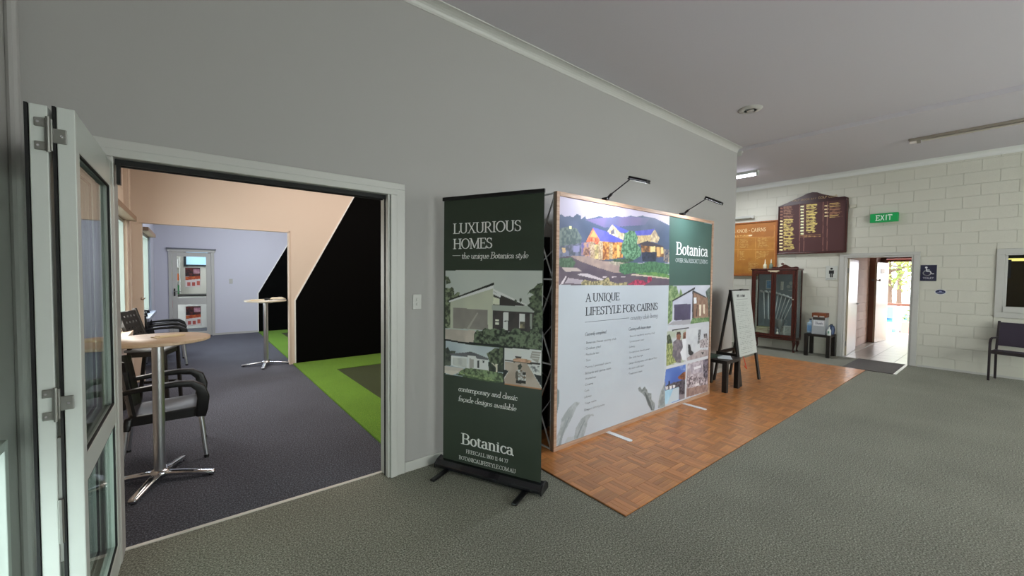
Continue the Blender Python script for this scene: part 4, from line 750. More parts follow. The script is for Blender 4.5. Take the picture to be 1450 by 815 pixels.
ORANGE = [
 ('P',[(-0.696,3.088),(1.763,2.849),(1.8,1.582),(-0.656,1.549)],'a4672c','b06f30',0.2),
 ('P',[(-0.684,2.623),(1.585,2.488),(1.608,1.687),(-0.659,1.678)],'b0782f','a66c2a',0.15),
 ('P',[(0.037,2.533),(0.534,2.507),(0.374,2.502),(0.038,2.517)],'c99f58','a87334',0.03),
 ('P',[(0.038,2.502),(0.496,2.479),(0.545,2.462),(0.039,2.486)],'c99f58','a87334',0.03),
 ('P',[(0.039,2.471),(0.378,2.456),(0.556,2.431),(0.039,2.455)],'c99f58','a87334',0.03),
 ('P',[(0.04,2.44),(0.561,2.416),(0.391,2.41),(0.04,2.424)],'c99f58','a87334',0.03),
 ('P',[(0.041,2.409),(0.561,2.387),(0.514,2.374),(0.041,2.393)],'c99f58','a87334',0.03),
 ('P',[(0.042,2.378),(0.577,2.356),(0.481,2.346),(0.042,2.362)],'c99f58','a87334',0.03),
 ('P',[(0.042,2.347),(0.586,2.326),(0.595,2.311),(0.043,2.331)],'c99f58','a87334',0.03),
 ('P',[(0.848,2.504),(0.992,2.499),(0.998,2.485),(0.849,2.49)],'c99f58','a87334',0.03),
 ('P',[(0.849,2.475),(1.082,2.465),(1.121,2.449),(0.849,2.461)],'c99f58','a87334',0.03),
 ('P',[(0.85,2.446),(1.025,2.44),(1.053,2.424),(0.85,2.432)],'c99f58','a87334',0.03),
 ('P',[(0.851,2.417),(1.072,2.409),(1.036,2.397),(0.851,2.403)],'c99f58','a87334',0.03),
 ('P',[(0.851,2.388),(1.042,2.382),(1.035,2.368),(0.852,2.374)],'c99f58','a87334',0.03),
 ('P',[(0.852,2.359),(1.043,2.354),(1.075,2.338),(0.853,2.345)],'c99f58','a87334',0.03),
 ('P',[(0.853,2.33),(1.035,2.325),(1.046,2.311),(0.853,2.316)],'c99f58','a87334',0.03),
 ('P',[(0.854,2.301),(1.1,2.294),(0.999,2.284),(0.854,2.286)],'c99f58','a87334',0.03),
 ('P',[(1.244,2.5),(1.461,2.49),(1.484,2.475),(1.245,2.486)],'c99f58','a87334',0.03),
 ('P',[(1.245,2.472),(1.427,2.464),(1.416,2.451),(1.246,2.458)],'c99f58','a87334',0.03),
 ('P',[(1.246,2.444),(1.494,2.433),(1.419,2.423),(1.246,2.429)],'c99f58','a87334',0.03),
 ('P',[(1.247,2.415),(1.412,2.41),(1.446,2.394),(1.247,2.401)],'c99f58','a87334',0.03),
 ('P',[(1.248,2.387),(1.482,2.378),(1.402,2.369),(1.248,2.373)],'c99f58','a87334',0.03),
 ('P',[(1.248,2.359),(1.432,2.354),(1.434,2.34),(1.249,2.345)],'c99f58','a87334',0.03),
 ('P',[(1.249,2.331),(1.501,2.322),(1.449,2.311),(1.25,2.317)],'c99f58','a87334',0.03),
 ('P',[(1.25,2.303),(1.505,2.295),(1.413,2.285),(1.25,2.289)],'c99f58','a87334',0.03),
 ('P',[(0.045,2.245),(0.479,2.233),(0.572,2.214),(0.045,2.23)],'c99f58','a87334',0.03),
 ('P',[(0.046,2.214),(0.641,2.197),(0.514,2.187),(0.046,2.199)],'c99f58','a87334',0.03),
 ('P',[(0.047,2.183),(0.447,2.174),(0.416,2.16),(0.047,2.168)],'c99f58','a87334',0.03),
 ('P',[(0.048,2.152),(0.539,2.141),(0.438,2.129),(0.048,2.137)],'c99f58','a87334',0.03),
 ('P',[(0.048,2.121),(0.621,2.109),(0.631,2.094),(0.049,2.106)],'c99f58','a87334',0.03),
 ('P',[(0.049,2.09),(0.437,2.084),(0.466,2.068),(0.05,2.075)],'c99f58','a87334',0.03),
 ('P',[(0.05,2.059),(0.623,2.05),(0.575,2.036),(0.05,2.044)],'c99f58','a87334',0.03),
 ('P',[(0.856,2.214),(0.99,2.213),(0.955,2.2),(0.857,2.199)],'c99f58','a87334',0.03),
 ('P',[(0.857,2.185),(0.939,2.186),(0.952,2.171),(0.857,2.17)],'c99f58','a87334',0.03),
 ('P',[(0.858,2.156),(0.99,2.155),(0.951,2.142),(0.858,2.141)],'c99f58','a87334',0.03),
 ('P',[(0.859,2.127),(0.957,2.128),(0.963,2.113),(0.859,2.112)],'c99f58','a87334',0.03),
 ('P',[(0.859,2.098),(0.963,2.099),(0.963,2.084),(0.86,2.083)],'c99f58','a87334',0.03),
 ('P',[(0.86,2.069),(1.002,2.069),(0.944,2.056),(0.861,2.054)],'c99f58','a87334',0.03),
 ('P',[(0.861,2.039),(0.933,2.042),(1.005,2.026),(0.861,2.025)],'c99f58','a87334',0.03),
 ('P',[(0.862,2.01),(1.001,2.011),(1.01,1.997),(0.862,1.996)],'c99f58','a87334',0.03),
 ('P',[(1.225,2.2),(1.442,2.195),(1.516,2.178),(1.226,2.185)],'c99f58','a87334',0.03),
 ('P',[(1.226,2.171),(1.514,2.165),(1.412,2.155),(1.227,2.157)],'c99f58','a87334',0.03),
 ('P',[(1.227,2.143),(1.488,2.138),(1.502,2.124),(1.227,2.129)],'c99f58','a87334',0.03),
 ('P',[(1.228,2.115),(1.477,2.111),(1.457,2.098),(1.228,2.101)],'c99f58','a87334',0.03),
 ('P',[(1.229,2.087),(1.424,2.085),(1.432,2.071),(1.229,2.073)],'c99f58','a87334',0.03),
 ('P',[(1.229,2.059),(1.415,2.058),(1.392,2.044),(1.23,2.044)],'c99f58','a87334',0.03),
 ('P',[(1.23,2.03),(1.469,2.028),(1.425,2.016),(1.231,2.016)],'c99f58','a87334',0.03),
 ('P',[(1.055,1.951),(1.271,1.951),(1.181,1.939),(1.056,1.937)],'c99f58','a87334',0.03),
 ('P',[(1.056,1.922),(1.282,1.923),(1.258,1.909),(1.057,1.908)],'c99f58','a87334',0.03),
 ('P',[(1.057,1.894),(1.285,1.895),(1.283,1.881),(1.057,1.879)],'c99f58','a87334',0.03),
 ('P',[(1.058,1.865),(1.283,1.867),(1.246,1.853),(1.058,1.851)],'c99f58','a87334',0.03),
 ('P',[(1.059,1.836),(1.18,1.839),(1.267,1.825),(1.059,1.822)],'c99f58','a87334',0.03),
 ('P',[(1.059,1.808),(1.199,1.811),(1.215,1.797),(1.06,1.793)],'c99f58','a87334',0.03),
 ('P',[(1.06,1.779),(1.258,1.782),(1.242,1.768),(1.061,1.765)],'c99f58','a87334',0.03),
 ('P',[(1.061,1.75),(1.23,1.754),(1.291,1.74),(1.061,1.736)],'c99f58','a87334',0.03),
 ('P',[(0.271,1.954),(0.672,1.951),(0.609,1.938),(0.271,1.939)],'c99f58','a87334',0.03),
 ('P',[(0.271,1.923),(0.589,1.923),(0.731,1.906),(0.272,1.908)],'c99f58','a87334',0.03),
 ('P',[(0.272,1.893),(0.642,1.893),(0.714,1.877),(0.273,1.878)],'c99f58','a87334',0.03),
 ('P',[(0.273,1.863),(0.614,1.863),(0.578,1.849),(0.273,1.847)],'c99f58','a87334',0.03),
 ('P',[(0.274,1.832),(0.657,1.833),(0.724,1.818),(0.274,1.817)],'c99f58','a87334',0.03),
 ('P',[(0.275,1.802),(0.573,1.804),(0.718,1.789),(0.275,1.786)],'c99f58','a87334',0.03),
 ('P',[(0.275,1.771),(0.749,1.774),(0.723,1.759),(0.276,1.756)],'c99f58','a87334',0.03),
 ('P',[(0.276,1.741),(0.727,1.745),(0.536,1.73),(0.277,1.725)],'c99f58','a87334',0.03),
 ('P',[(0.742,2.594),(1.051,2.589),(1.052,2.549),(0.743,2.553)],'d8a860','a87334',0.03),
 ('P',[(1.051,2.589),(1.126,2.588),(1.127,2.556),(1.052,2.553)],'f0dcb0'),
 ('P',[(-0.684,2.623),(1.585,2.509),(1.585,2.497),(-0.683,2.604)],'c98f48'),
 ('P',[(-0.675,2.296),(1.593,2.234),(1.593,2.222),(-0.675,2.278)],'c98f48'),
 ('P',[(1.57,2.771),(1.581,2.77),(1.611,1.697),(1.601,1.697)],'c98f48'),
 ('P',[(0.808,2.528),(0.82,2.527),(0.835,1.986),(0.823,1.986)],'c98f48'),
 ('P',[(1.193,2.503),(1.204,2.502),(1.219,1.978),(1.208,1.978)],'c98f48'),
]
TEXT = [
 ('BANNER','LUXURIOUS','serif',0.124,1.921,0.604,0.078,'e8e8e4',0.006),
 ('BANNER','HOMES','serif',0.125,1.8,0.361,0.077,'e8e8e4',0.006),
 ('BANNER','—','thinserif',0.121,1.736,0.074,0.031,'b8b8b0',0.003),
 ('BANNER','the unique Botanica style','italic',0.204,1.721,0.581,0.046,'e8e8e4',0.006),
 ('BANNER','contemporary and classic','italic',0.18,0.659,0.53,0.044,'e4e6e2',-0.008),
 ('BANNER','façade designs available','italic',0.181,0.579,0.521,0.044,'e4e6e2',-0.001),
 ('BANNER','Botanica','bold',0.213,0.235,0.469,0.085,'f2f4f2',-0.005),
 ('BANNER','FREECALL 1800 11 44 77','caps',0.259,0.167,0.379,0.028,'e8ebe8',-0.004),
 ('BANNER','BOTANICALIFESTYLE.COM.AU','caps',0.193,0.105,0.511,0.029,'e8ebe8',-0.008),
 ('DISPLAY','Botanica','bold',2.016,1.86,0.794,0.145,'eef2f4',0.008),
 ('DISPLAY','OVER 50s RESORT LIVING','caps',2.012,1.768,0.803,0.045,'dfe6ea',-0.004),
 ('DISPLAY','A UNIQUE','serif',0.408,1.347,0.528,0.076,'2f3542',-0.004),
 ('DISPLAY','LIFESTYLE FOR CAIRNS','serif',0.411,1.216,1.236,0.076,'2f3542',0.002),
 ('DISPLAY','country club living','thinitalic',1.128,1.129,0.523,0.048,'6d7480',-0.008),
 ('DISPLAY','Currently completed','italic',0.406,1.022,0.319,0.03,'5a616c',-0.006),
 ('DISPLAY','Coming with future stages','italic',1.101,1.017,0.414,0.033,'5a616c',-0.006),
 ('DISPLAY','• Botanica House country club','sans',0.401,0.944,0.487,0.019,'59606a',-0.017),
 ('DISPLAY','• Outdoor pool','sans',0.4,0.889,0.245,0.019,'59606a',-0.009),
 ('DISPLAY','• Poolside bar','sans',0.399,0.831,0.223,0.018,'59606a',-0.01),
 ('DISPLAY','• Spa','sans',0.399,0.776,0.095,0.018,'59606a',-0.005),
 ('DISPLAY','• Tennis / pickleball courts','sans',0.398,0.709,0.406,0.018,'59606a',-0.022),
 ('DISPLAY','• Billiards and games room','sans',0.397,0.649,0.414,0.019,'59606a',-0.023),
 ('DISPLAY','• Workshop','sans',0.396,0.597,0.185,0.018,'59606a',-0.012),
 ('DISPLAY','• Cinema','sans',0.396,0.539,0.143,0.019,'59606a',-0.01),
 ('DISPLAY','• Gym','sans',0.395,0.482,0.088,0.018,'59606a',-0.007),
 ('DISPLAY','• Library','sans',0.394,0.422,0.124,0.019,'59606a',-0.01),
 ('DISPLAY','• Yoga room','sans',0.393,0.36,0.2,0.018,'59606a',-0.017),
 ('DISPLAY','• Elegant dining area','sans',0.393,0.296,0.325,0.019,'59606a',-0.028),
 ('DISPLAY','• Second residents country club','sans',1.1,0.946,0.495,0.018,'59606a',-0.003),
 ('DISPLAY','• Undercover pool','sans',1.099,0.889,0.291,0.018,'59606a',-0.003),
 ('DISPLAY','• Library','sans',1.098,0.832,0.126,0.019,'59606a',-0.002),
 ('DISPLAY','• Undercover bowls green','sans',1.097,0.773,0.409,0.018,'59606a',-0.006),
 ('DISPLAY','• Bar and lounge','sans',1.097,0.716,0.274,0.018,'59606a',-0.005),
 ('DISPLAY','• Large dining area with dance floor','sans',1.096,0.655,0.558,0.019,'59606a',-0.011),
 ('DISPLAY','• Art and craft room','sans',1.095,0.599,0.306,0.018,'59606a',-0.008),
 ('DISPLAY','• Treatment room','sans',1.094,0.541,0.272,0.019,'59606a',-0.008),
 ('ORANGE',"YORKEY'S KNOB - CAIRNS",'sans',0.352,2.644,1.057,0.074,'e9cf9c',0.013),
]
# ================================================================== the room
XL, XE, YW, CH = -0.65, 10.33, 3.02, 3.78
struct('floor', box(-.8, 10.44, -5.0, 3.12, -.12, 0), CARPET)
struct('floor', box(-.8, 5.1, 3.12, 12.62, -.12, 0), CARPETB)
struct('floor', box(5.1, 10.44, 3.12, 6.6, -.12, 0), CARPET)
struct('ceiling', box(-.8, 7.30, -5.0, 12.7, CH, CH+.15), CEIL)
struct('ceiling', box(7.30, 10.6, -5.0, 6.6, 3.72, 3.93), CEIL)
DOORX0, DOORX1, DOORZ = -.31, 1.205, 2.20
wall('wall_back', 'y', YW, YW+.13, -.75, 7.30, 0, CH, PAINT, [(DOORX0, DOORX1, 0, DOORZ)])
wall('wall_return', 'x', 7.17, 7.30, YW+.13, 6.5, 0, CH, PAINT)
wall('wall_far_end', 'y', 6.5, 6.6, 7.3, 10.5, 0, CH, PAINT)
wall('wall_front', 'y', -5.1, -5.0, -.8, 10.5, 0, CH, PAINT, [(1.2, 9.2, .7, 2.7)])
# outer wall on the left, with the windows of the three rooms
LW = [(1.3, 2.72, .06, .86), (5.30, 6.86, .90, 2.22), (8.95, 10.5, .82, 2.25)]
wall('wall_left', 'x', -.80, XL, -5.0, 3.08, 0, CH, PAINT, LW[:1])
wall('wall_left_middle', 'x', -.80, XL, 3.08, 7.86, 0, CH, BLOCKPEACH, LW[1:2])
wall('wall_left_far', 'x', -.80, XL, 7.86, 12.6, 0, CH, COOLWALL, LW[2:])
lw = sroot('wall_left_facing', (XL, 0, 0))
blocks(lw, 'x', .012, -.012, 3.2, 7.8, .0, 3.2, [(5.2, 6.96, .75, 2.34)], BLOCKPEACH)
struct('trim_1', box(XL+.012, XL+.06, 7.0, 7.09, 0, 3.7), PEACH)          # conduit strips up the pier
struct('trim_2', box(XL+.012, XL+.045, 6.97, 6.995, 0, 3.7), PEACH)
struct('trim_3', MB().tube([(XL+.02, 2.93, 0), (XL+.02, 2.93, CH)], .022, 10), PAINT)
# right wall with its blocks
DH = (1.16, 2.16, 0, 2.03); WH = (-1.22, .085, 1.16, 1.99)
wall('wall_right', 'x', XE+.006, XE+.13, -5.0, 6.6, 0, CH, BLOCKP, [DH, WH])
rb = sroot('wall_right_facing', (0, 0, 0))
blocks(rb, 'x', XE, .012, -.6, 4.8, 0, 3.64, [DH, WH], BLOCKP)
mb = MB()
for r in range(19):
    for c in range(14):
        u = -5+.4*c-(.2 if r % 2 else 0)
        if u+.4 > -.6: continue
        mb.box(XE, XE+.012, u+.005, u+.395, r*.2+.005, min(r*.2+.195, 3.66))
mb.build('distant_blocks', BLOCKP, rb, fix=False)['kind'] = 'stuff'
struct('trim_4', box(XE-.012, XE, -5, 1.06, 0, .035), TRIM)
# cornices (cove section)
def cove(name, axis, w, sgn, a0, a1, top, drop, proj, mt=None):
    prof = [(0, 0), (proj, 0)]+[(proj*(1-math.sin(t*math.pi/2/6))**1.0*.92+.004, -drop*(1-math.cos(t*math.pi/2/6))*.92-.006) for t in range(0, 7)]+[(0, -drop)]
    f = lambda q: (lambda u, v: (w+sgn*u, q, top+v)) if axis == 'x' else (lambda u, v: (q, w+sgn*u, top+v))
    struct(name, MB().prism(prof, f(a0), f(a1)), mt or TRIM)
cove('trim_5', 'y', YW, -1, XL, 7.38, CH, .08, .085)
cove('trim_6', 'x', XE, -1, -5, 6.5, 3.72, .09, .09, BRIGHTTRIM)
cove('trim_7', 'x', 7.30, 1, 2.95, 6.5, 3.72, .08, .08)
# skirtings
struct('baseboard_back', box(1.325, 7.31, YW-.016, YW, 0, .08), TRIM, bevel=.004)
struct('baseboard_return', box(7.30, 7.316, 3.0, 6.5, 0, .08), TRIM)
# doorway lining, architrave in stepped mouldings, track, threshold strip
struct('trim_8', box(DOORX1-.018, DOORX1, YW-.01, YW+.14, 0, DOORZ), TRIM, bevel=.003)
struct('trim_9', MB().box(DOORX1, DOORX1+.05, YW-.028, YW, 0, DOORZ).box(DOORX1+.05, DOORX1+.118, YW-.018, YW, 0, DOORZ+.045), TRIM, bevel=.003)
struct('trim_10', MB().box(DOORX0-.05, DOORX1+.05, YW-.028, YW, DOORZ, DOORZ+.045).box(DOORX0-.118, DOORX1+.118, YW-.018, YW, DOORZ+.045, DOORZ+.095), TRIM, bevel=.004)
struct('trim_11', MB().box(DOORX0-.118, DOORX0-.05, YW-.018, YW, 0, DOORZ+.045).box(DOORX0-.05, DOORX0, YW-.028, YW, 0, DOORZ), TRIM, bevel=.004)
struct('trim_12', MB().box(DOORX0, DOORX1-.02, YW+.03, YW+.045, DOORZ-.03, DOORZ).box(DOORX0, DOORX1-.02, YW+.09, YW+.105, DOORZ-.03, DOORZ).box(DOORX0, DOORX1-.02, YW+.045, YW+.09, DOORZ-.02, DOORZ), RUBBER)
struct('trim_13', box(DOORX0, DOORX1-.02, YW+.1, YW+.125, 0, .006), mat('threshold_metal', 'dcdad2', .35, .3))
struct('trim_14', box(DOORX1-.024, DOORX1-.018, YW+.04, YW+.055, 0, DOORZ-.02), RUBBER)
# partition wall between the two far rooms, far wall
wall('wall_partition', 'y', 7.8, 7.92, 1.325, 5.0, 0, CH, PEACH)
wall('wall_partition_nib', 'y', 7.8, 7.92, XL, -.53, 0, CH, PEACH)
wall('wall_partition_header', 'y', 7.8, 7.92, -.53, 1.325, 2.28, CH, PEACH)
struct('trim_15', MB().box(-.545, 1.34, 7.788, 7.80, 2.28, 2.295).box(1.325, 1.34, 7.788, 7.8, 0, 2.295), PEACH)
wall('wall_side', 'x', 5.0, 5.1, YW+.13, 12.6, 0, CH, PEACH)
FD = (-.34, .41, 0, 2.06)
wall('wall_far', 'y', 12.5, 12.62, XL, 5.0, 0, CH, COOLWALL, [FD])
struct('baseboard_far', MB().box(.47, 1.395, 12.488, 12.5, 0, .05), TRIM)
# matt black painted wall boards with the slanting edge and a thin white edging strip
def black(name, y, x0, z1, slope, n1, n2):
    x1 = x0+(3.7-z1)/slope
    struct(name, MB().prism([(x0, 0), (4.99, 0), (4.99, 3.7), (x1, 3.7), (x0, z1)], lambda u, v: (u, y, v), lambda u, v: (u, y-.012, v)), BLACKWALL)
    e = MB(); w = .02
    e.box(x0-w, x0, y-.016, y, 0, z1)
    e.prism([(x0-w, z1), (x0, z1), (x1, 3.7), (x1-w*1.1, 3.7)], lambda u, v: (u, y, v), lambda u, v: (u, y-.016, v))
    struct(n2, e, EDGING)
black('wall_board_near', 7.80, 1.425, 1.11, 1.91, '', 'trim_16')
black('wall_board_far', 12.50, 1.405, 1.03, 1.88, '', 'trim_17')
# turf
def turf(label, x0, y0, x1, y1, ix, iy0, iy1):
    t = thing('putting_turf', label, 'artificial turf', (x0, y0, 0))
    m_ = MB()
    for a, b, c, d in cells(x0, x1, y0, y1, [(ix, x1+1, iy0, iy1)]): m_.box(a, b, c, d, 0, .018)
    part_at(m_, 'turf_border', TURF, t, fix=False)
    part_at(box(ix, x1, iy0, iy1, 0, .012), 'turf_inset', TURFD, t, label='darker olive sunken rectangle')
turf('bright green artificial turf with olive inset, beside the near black wall', 1.375, 3.2, 4.98, 7.78, 1.86, 4.2, 6.9)
turf('bright green artificial turf glimpsed in the far room beyond the partition', 1.39, 7.94, 4.98, 12.48, 1.83, 8.7, 11.9)

# windows of the left wall
def left_window(n, y0, y1, z0, z1, fr, mt2):
    r = sroot('window_%d' % n, (XL, (y0+y1)/2, z0))
    P = lambda mb, nm, mt: part_at(mb, nm, mt, r, bevel=.003)
    P(MB().box(XL-.1, XL+.02, y0-.0, y0+.04, z0, z1).box(XL-.1, XL+.02, y1-.04, y1, z0, z1).box(XL-.1, XL+.02, y0+.04, y1-.04, z1-.04, z1).box(XL-.1, XL+.02, y0+.04, y1-.04, z0, z0+.04), 'window_frame', mt2)
    P(box(XL-.09, XL-.06, (y0+y1)/2-.02, (y0+y1)/2+.02, z0+.04, z1-.04), 'mullion', ALUW)
    P(box(XL-.078, XL-.072, y0+.04, y1-.04, z0+.04, z1-.04), 'glass_pane', SMOKE)
    if fr:
        P(box(XL+.012, XL+.05, y0-.09, y0, z0, z1), 'architrave', fr); P(box(XL+.012, XL+.05, y1, y1+.09, z0, z1), 'architrave', fr)
        P(box(XL+.012, XL+.13, y0-.12, y1+.12, z1, z1+.06), 'hood', mat('hood_shadow_brown', '9a7f68', .6))  # brown stands in for the shadow under the hood
        P(box(XL+.012, XL+.12, y0-.12, y1+.12, z0-.06, z0), 'sill', fr)
left_window(1, *LW[1], mat('peach_gloss', 'e0c8b2', .4), ALUW)
left_window(2, *LW[2], mat('lilac_gloss', '9ba3b4', .4), ALUW)
left_window(3, *LW[0], None, ALUW)
# long strip of windows behind the viewer
r = sroot('window_4', (5.2, -5.05, .7))
mb = MB().box(1.2, 9.2, -5.09, -5.01, .7, .75).box(1.2, 9.2, -5.09, -5.01, 2.65, 2.7)
for i in range(6): mb.box(1.2+i*1.59, 1.25+i*1.59, -5.09, -5.01, .75, 2.65)
part_at(mb, 'window_frame', ALUW, r)
for i in range(5): part_at(box(1.25+i*1.59, 1.2+(i+1)*1.59, -5.055, -5.045, .75, 2.65), 'glass_pane', TINT, r)
# framed serving window in the right wall
r = sroot('window_5', (XE, -.5, .97))
P = lambda mb, nm, mt, **k: part_at(mb, nm, mt, r, **k)
P(MB().box(XE-.02, XE, -1.34, .195, .975, 1.065).box(XE-.02, XE, -1.34, .195, 2.015, 2.10).box(XE-.02, XE, .105, .195, 1.065, 2.015).box(XE-.02, XE, -1.34, -1.25, 1.065, 2.015), 'architrave', TRIM, bevel=.005)
P(MB().box(XE-.035, XE+.12, -1.25, .105, 1.065, 1.16).box(XE-.035, XE+.12, -1.25, .105, 1.99, 2.015).box(XE-.008, XE+.12, .075, .105, 1.16, 1.99).box(XE-.008, XE+.12, -1.25, -1.22, 1.16, 1.99), 'window_frame', TRIM, bevel=.004)
P(box(XE+.03, XE+.036, -1.22, .075, 1.16, 1.99), 'glass_pane', SMOKE)
P(box(XE+.018, XE+.024, .04, .075, 1.62, 1.92), 'black_seal', RUBBER)
struct('wall_kiosk', MB().box(XE+.13, 13.2, -2.2, -2.1, .6, 2.6).box(XE+.13, 13.2, 1.0, 1.08, .6, 2.6).box(13.1, 13.2, -2.1, 1.0, .6, 2.6).box(XE+.13, 13.2, -2.1, 1.0, .6, .7).box(XE+.13, 13.2, -2.1, 1.0, 2.5, 2.6), mat('kiosk_brown', '8a7458', .8))
t = thing('kiosk_lamp', 'yellow strip of light seen at the top of the framed dark window', 'lamp', (12.2, -.3, 1.90))
MB().box(-.05, .05, -.5, .5, .1, .18).build('housing', ALUW, t); MB().box(-.04, .04, -.48, .48, .05, .1).build('tube', mat('yellow_lamp', 'e8cf7a', .5, emit=4), t)

# ------------------------------------------------------------------ parquet
pq = sroot('floor_parquet', (2.235, 1.56, 0))
part_at(box(2.235, 9.09, 1.56, 3.005, 0, .004), 'parquet_bed', GROUT, pq)
part_at(box(7.33, 9.09, 3.005, 3.27, 0, .004), 'parquet_bed', GROUT, pq)
near = []
S, FN = .17, 4; W4 = S/FN
ix = 0; x = 2.235
pieces = []
j = 0
while x+ix*S < 9.09-.01:
    jy = 0
    while 1.56+jy*S < 3.27-.01:
        cx, cy = 2.235+ix*S, 1.56+jy*S
        for k in range(FN):
            if (ix+jy) % 2: a = (cx, cx+S, cy+k*W4, cy+(k+1)*W4, 0)
            else: a = (cx+k*W4, cx+(k+1)*W4, cy, cy+S, 1)
            x1 = min(a[1], 9.09); y1 = min(a[3], 3.27 if a[0] > 7.33 else 3.0)
            if x1-a[0] > .01 and y1-a[2] > .01: pieces.append((a[0], x1, a[2], y1, a[4]))
        jy += 1
    ix += 1
pieces.sort(key=lambda a: (a[0]+a[1])**2/4*1.0+(a[2]+a[3])**2/4 + (60 if a[0] < 5.5 and a[2] > 2.62 else 0))
cache = {}; rest = MB(); restY = MB()
for i, (a, b, c, d, o_) in enumerate(pieces):
    w, hh = (b-a)-.0008, (d-c)-.0008; hz = .0005*((i*7) % 3)
    def pv(x0, x1, y0, y1, z): e = .0007; return [(x0,y0,.004),(x1,y0,.004),(x1,y1,.004),(x0,y1,.004),(x0,y0,z-e),(x1,y0,z-e),(x1,y1,z-e),(x0,y1,z-e),(x0+e,y0+e,z),(x1-e,y0+e,z),(x1-e,y1-e,z),(x0+e,y1-e,z)]
    fs = [(0,1,5,4),(1,2,6,5),(2,3,7,6),(3,0,4,7),(4,5,9,8),(5,6,10,9),(6,7,11,10),(7,4,8,11),(8,9,10,11)]
    if i < 298:
        key = (round(w, 3), round(hh, 3), o_)
        if key not in cache:
            ob = MB().add(pv(-w/2, w/2, -hh/2, hh/2, .012), fs).build('parquet_block', PARQY if o_ else PARQ, pq, fix=False); cache[key] = ob
        else: ob = cache[key].copy(); COL.objects.link(ob)
        ob.location = ((a+b)/2-2.235, (c+d)/2-1.56, hz)
    else: (restY if o_ else rest).add(pv(a+.0004, b-.0004, c+.0004, d-.0004, .012+hz), fs)
rest.build('distant_parquet_blocks', PARQ, pq, world=True, fix=False)['kind'] = 'stuff'
restY.build('distant_parquet_blocks', PARQY, pq, world=True, fix=False)['kind'] = 'stuff'
mb = MB(); sq = random.Random(5)
t = thing('door_mat', 'dark grey-brown entrance mat at the toilet doorway with pale edge strip', 'mat', (9.7, 1.55, 0))
part_at(box(9.12, 10.31, 1.215, 1.88, 0.0, .012), 'mat_pile', MATM, t, bevel=.004)
part_at(box(9.12, 10.31, 1.175, 1.213, 0, .008), 'edge_strip', TRIM, t)

# ------------------------------------------------------------------ glazed folding doors (left)
def glazed_leaf(n, x0, x1, y0, y1, z1, hinges, seal_side):
    r = sroot('door_%d' % n, ((x0+x1)/2, y1, 0))
    P = lambda mb, nm, mt, **k: part_at(mb, nm, mt, r, **k)
    P(box(x0, x1, y0, y0+.062, .008, z1), 'stile', ALUW, bevel=.003)
    P(box(x0, x1, y1-.085, y1, .008, z1), 'stile', ALUW, bevel=.003)
    for a, b in ((.008, .15), (.80, .905), (z1-.135, z1)): P(box(x0+.001, x1-.001, y0+.062, y1-.085, a, b), 'rail', ALUW, bevel=.003)
    xm = (x0+x1)/2
    for a, b in ((.15, .80), (.905, z1-.135)):
        P(box(xm-.003, xm+.003, y0+.062, y1-.085, a, b), 'glass_pane', GLASS)
        P(MB().box(x1-.012, x1-.004, y0+.062, y0+.07, a, b).box(x1-.012, x1-.004, y1-.097, y1-.085, a, b).box(x1-.012, x1-.004, y0+.07, y1-.097, a, a+.008).box(x1-.012, x1-.004, y0+.07, y1-.097, b-.008, b), 'glazing_seal', RUBBER)
    P(box(x0-.010 if seal_side < 0 else x1+.002, x0-.002 if seal_side < 0 else x1+.010, y0-.004, y0+.03, .01, z1), 'weather_seal', RUBBER)
    return r
d1 = glazed_leaf(1, -.358, -.313, 2.11, 2.995, 2.168, True, -1)
d2 = glazed_leaf(2, -.421, -.378, 2.105, 2.995, 2.165, True, -1)
for z in (2.065, 1.125):
    hg = MB().box(-.374, -.333, 2.100, 2.109, z-.025, z+.025)
    hg.box(-.409, -.374, 2.100, 2.109, z+.025, z+.055).box(-.409, -.374, 2.100, 2.109, z-.055, z-.025).box(-.385, -.366, 2.096, 2.109, z-.055, z+.055)
    part_at(hg, 'hinge', STEEL, d1, bevel=.002)
    part_at(MB().tube([(-.3755, 2.094, z-.06), (-.3755, 2.094, z+.06)], .006, 10), 'hinge_pin', STEEL, d1, smooth=True)
    for sx_, sz_ in ((-.345, 0), (-.40, .04), (-.40, -.04)): part_at(MB().tube([(sx_, 2.1, z+sz_), (sx_, 2.0965, z+sz_)], .004, 8), 'screw', CHROME, d1)
part_at(MB().box(-.378, -.366, 2.11, 2.135, .55, 1.0).tube([(-.372, 2.107, .62), (-.372, 2.107, .78)], .008, 8), 'drop_bolt', STEEL, d1)
part_at(MB().box(-.300, -.285, 3.00, 3.05, 2.06, 2.17), 'top_pivot', RUBBER, d1)

# ------------------------------------------------------------------ far glazed door with two stuck-on flyers, shop behind
r = sroot('door_3', (.035, 12.5, 0))
P = lambda mb, nm, mt, **k: part_at(mb, nm, mt, r, **k)
struct('trim_18', MB().box(-.40, -.34, 12.475, 12.5, 0, 2.06).box(.41, .47, 12.475, 12.5, 0, 2.06).box(-.42, .49, 12.465, 12.5, 2.06, 2.12), TRIM, bevel=.004)
struct('trim_19', box(-.44, .51, 12.45, 12.5, 2.12, 2.15), mat('grey_drip_mould', '6f737c', .5))
P(box(-.335, -.24, 12.5, 12.54, .01, 2.05), 'stile', TRIM, bevel=.003); P(box(.31, .405, 12.5, 12.54, .01, 2.05), 'stile', TRIM, bevel=.003)
for a, b in ((.01, .12), (.79, .95), (1.95, 2.05)): P(box(-.24, .31, 12.502, 12.538, a, b), 'rail', TRIM)
for a, b in ((.12, .79), (.95, 1.95)): P(box(-.24, .31, 12.517, 12.523, a, b), 'glass_pane', GLASS)
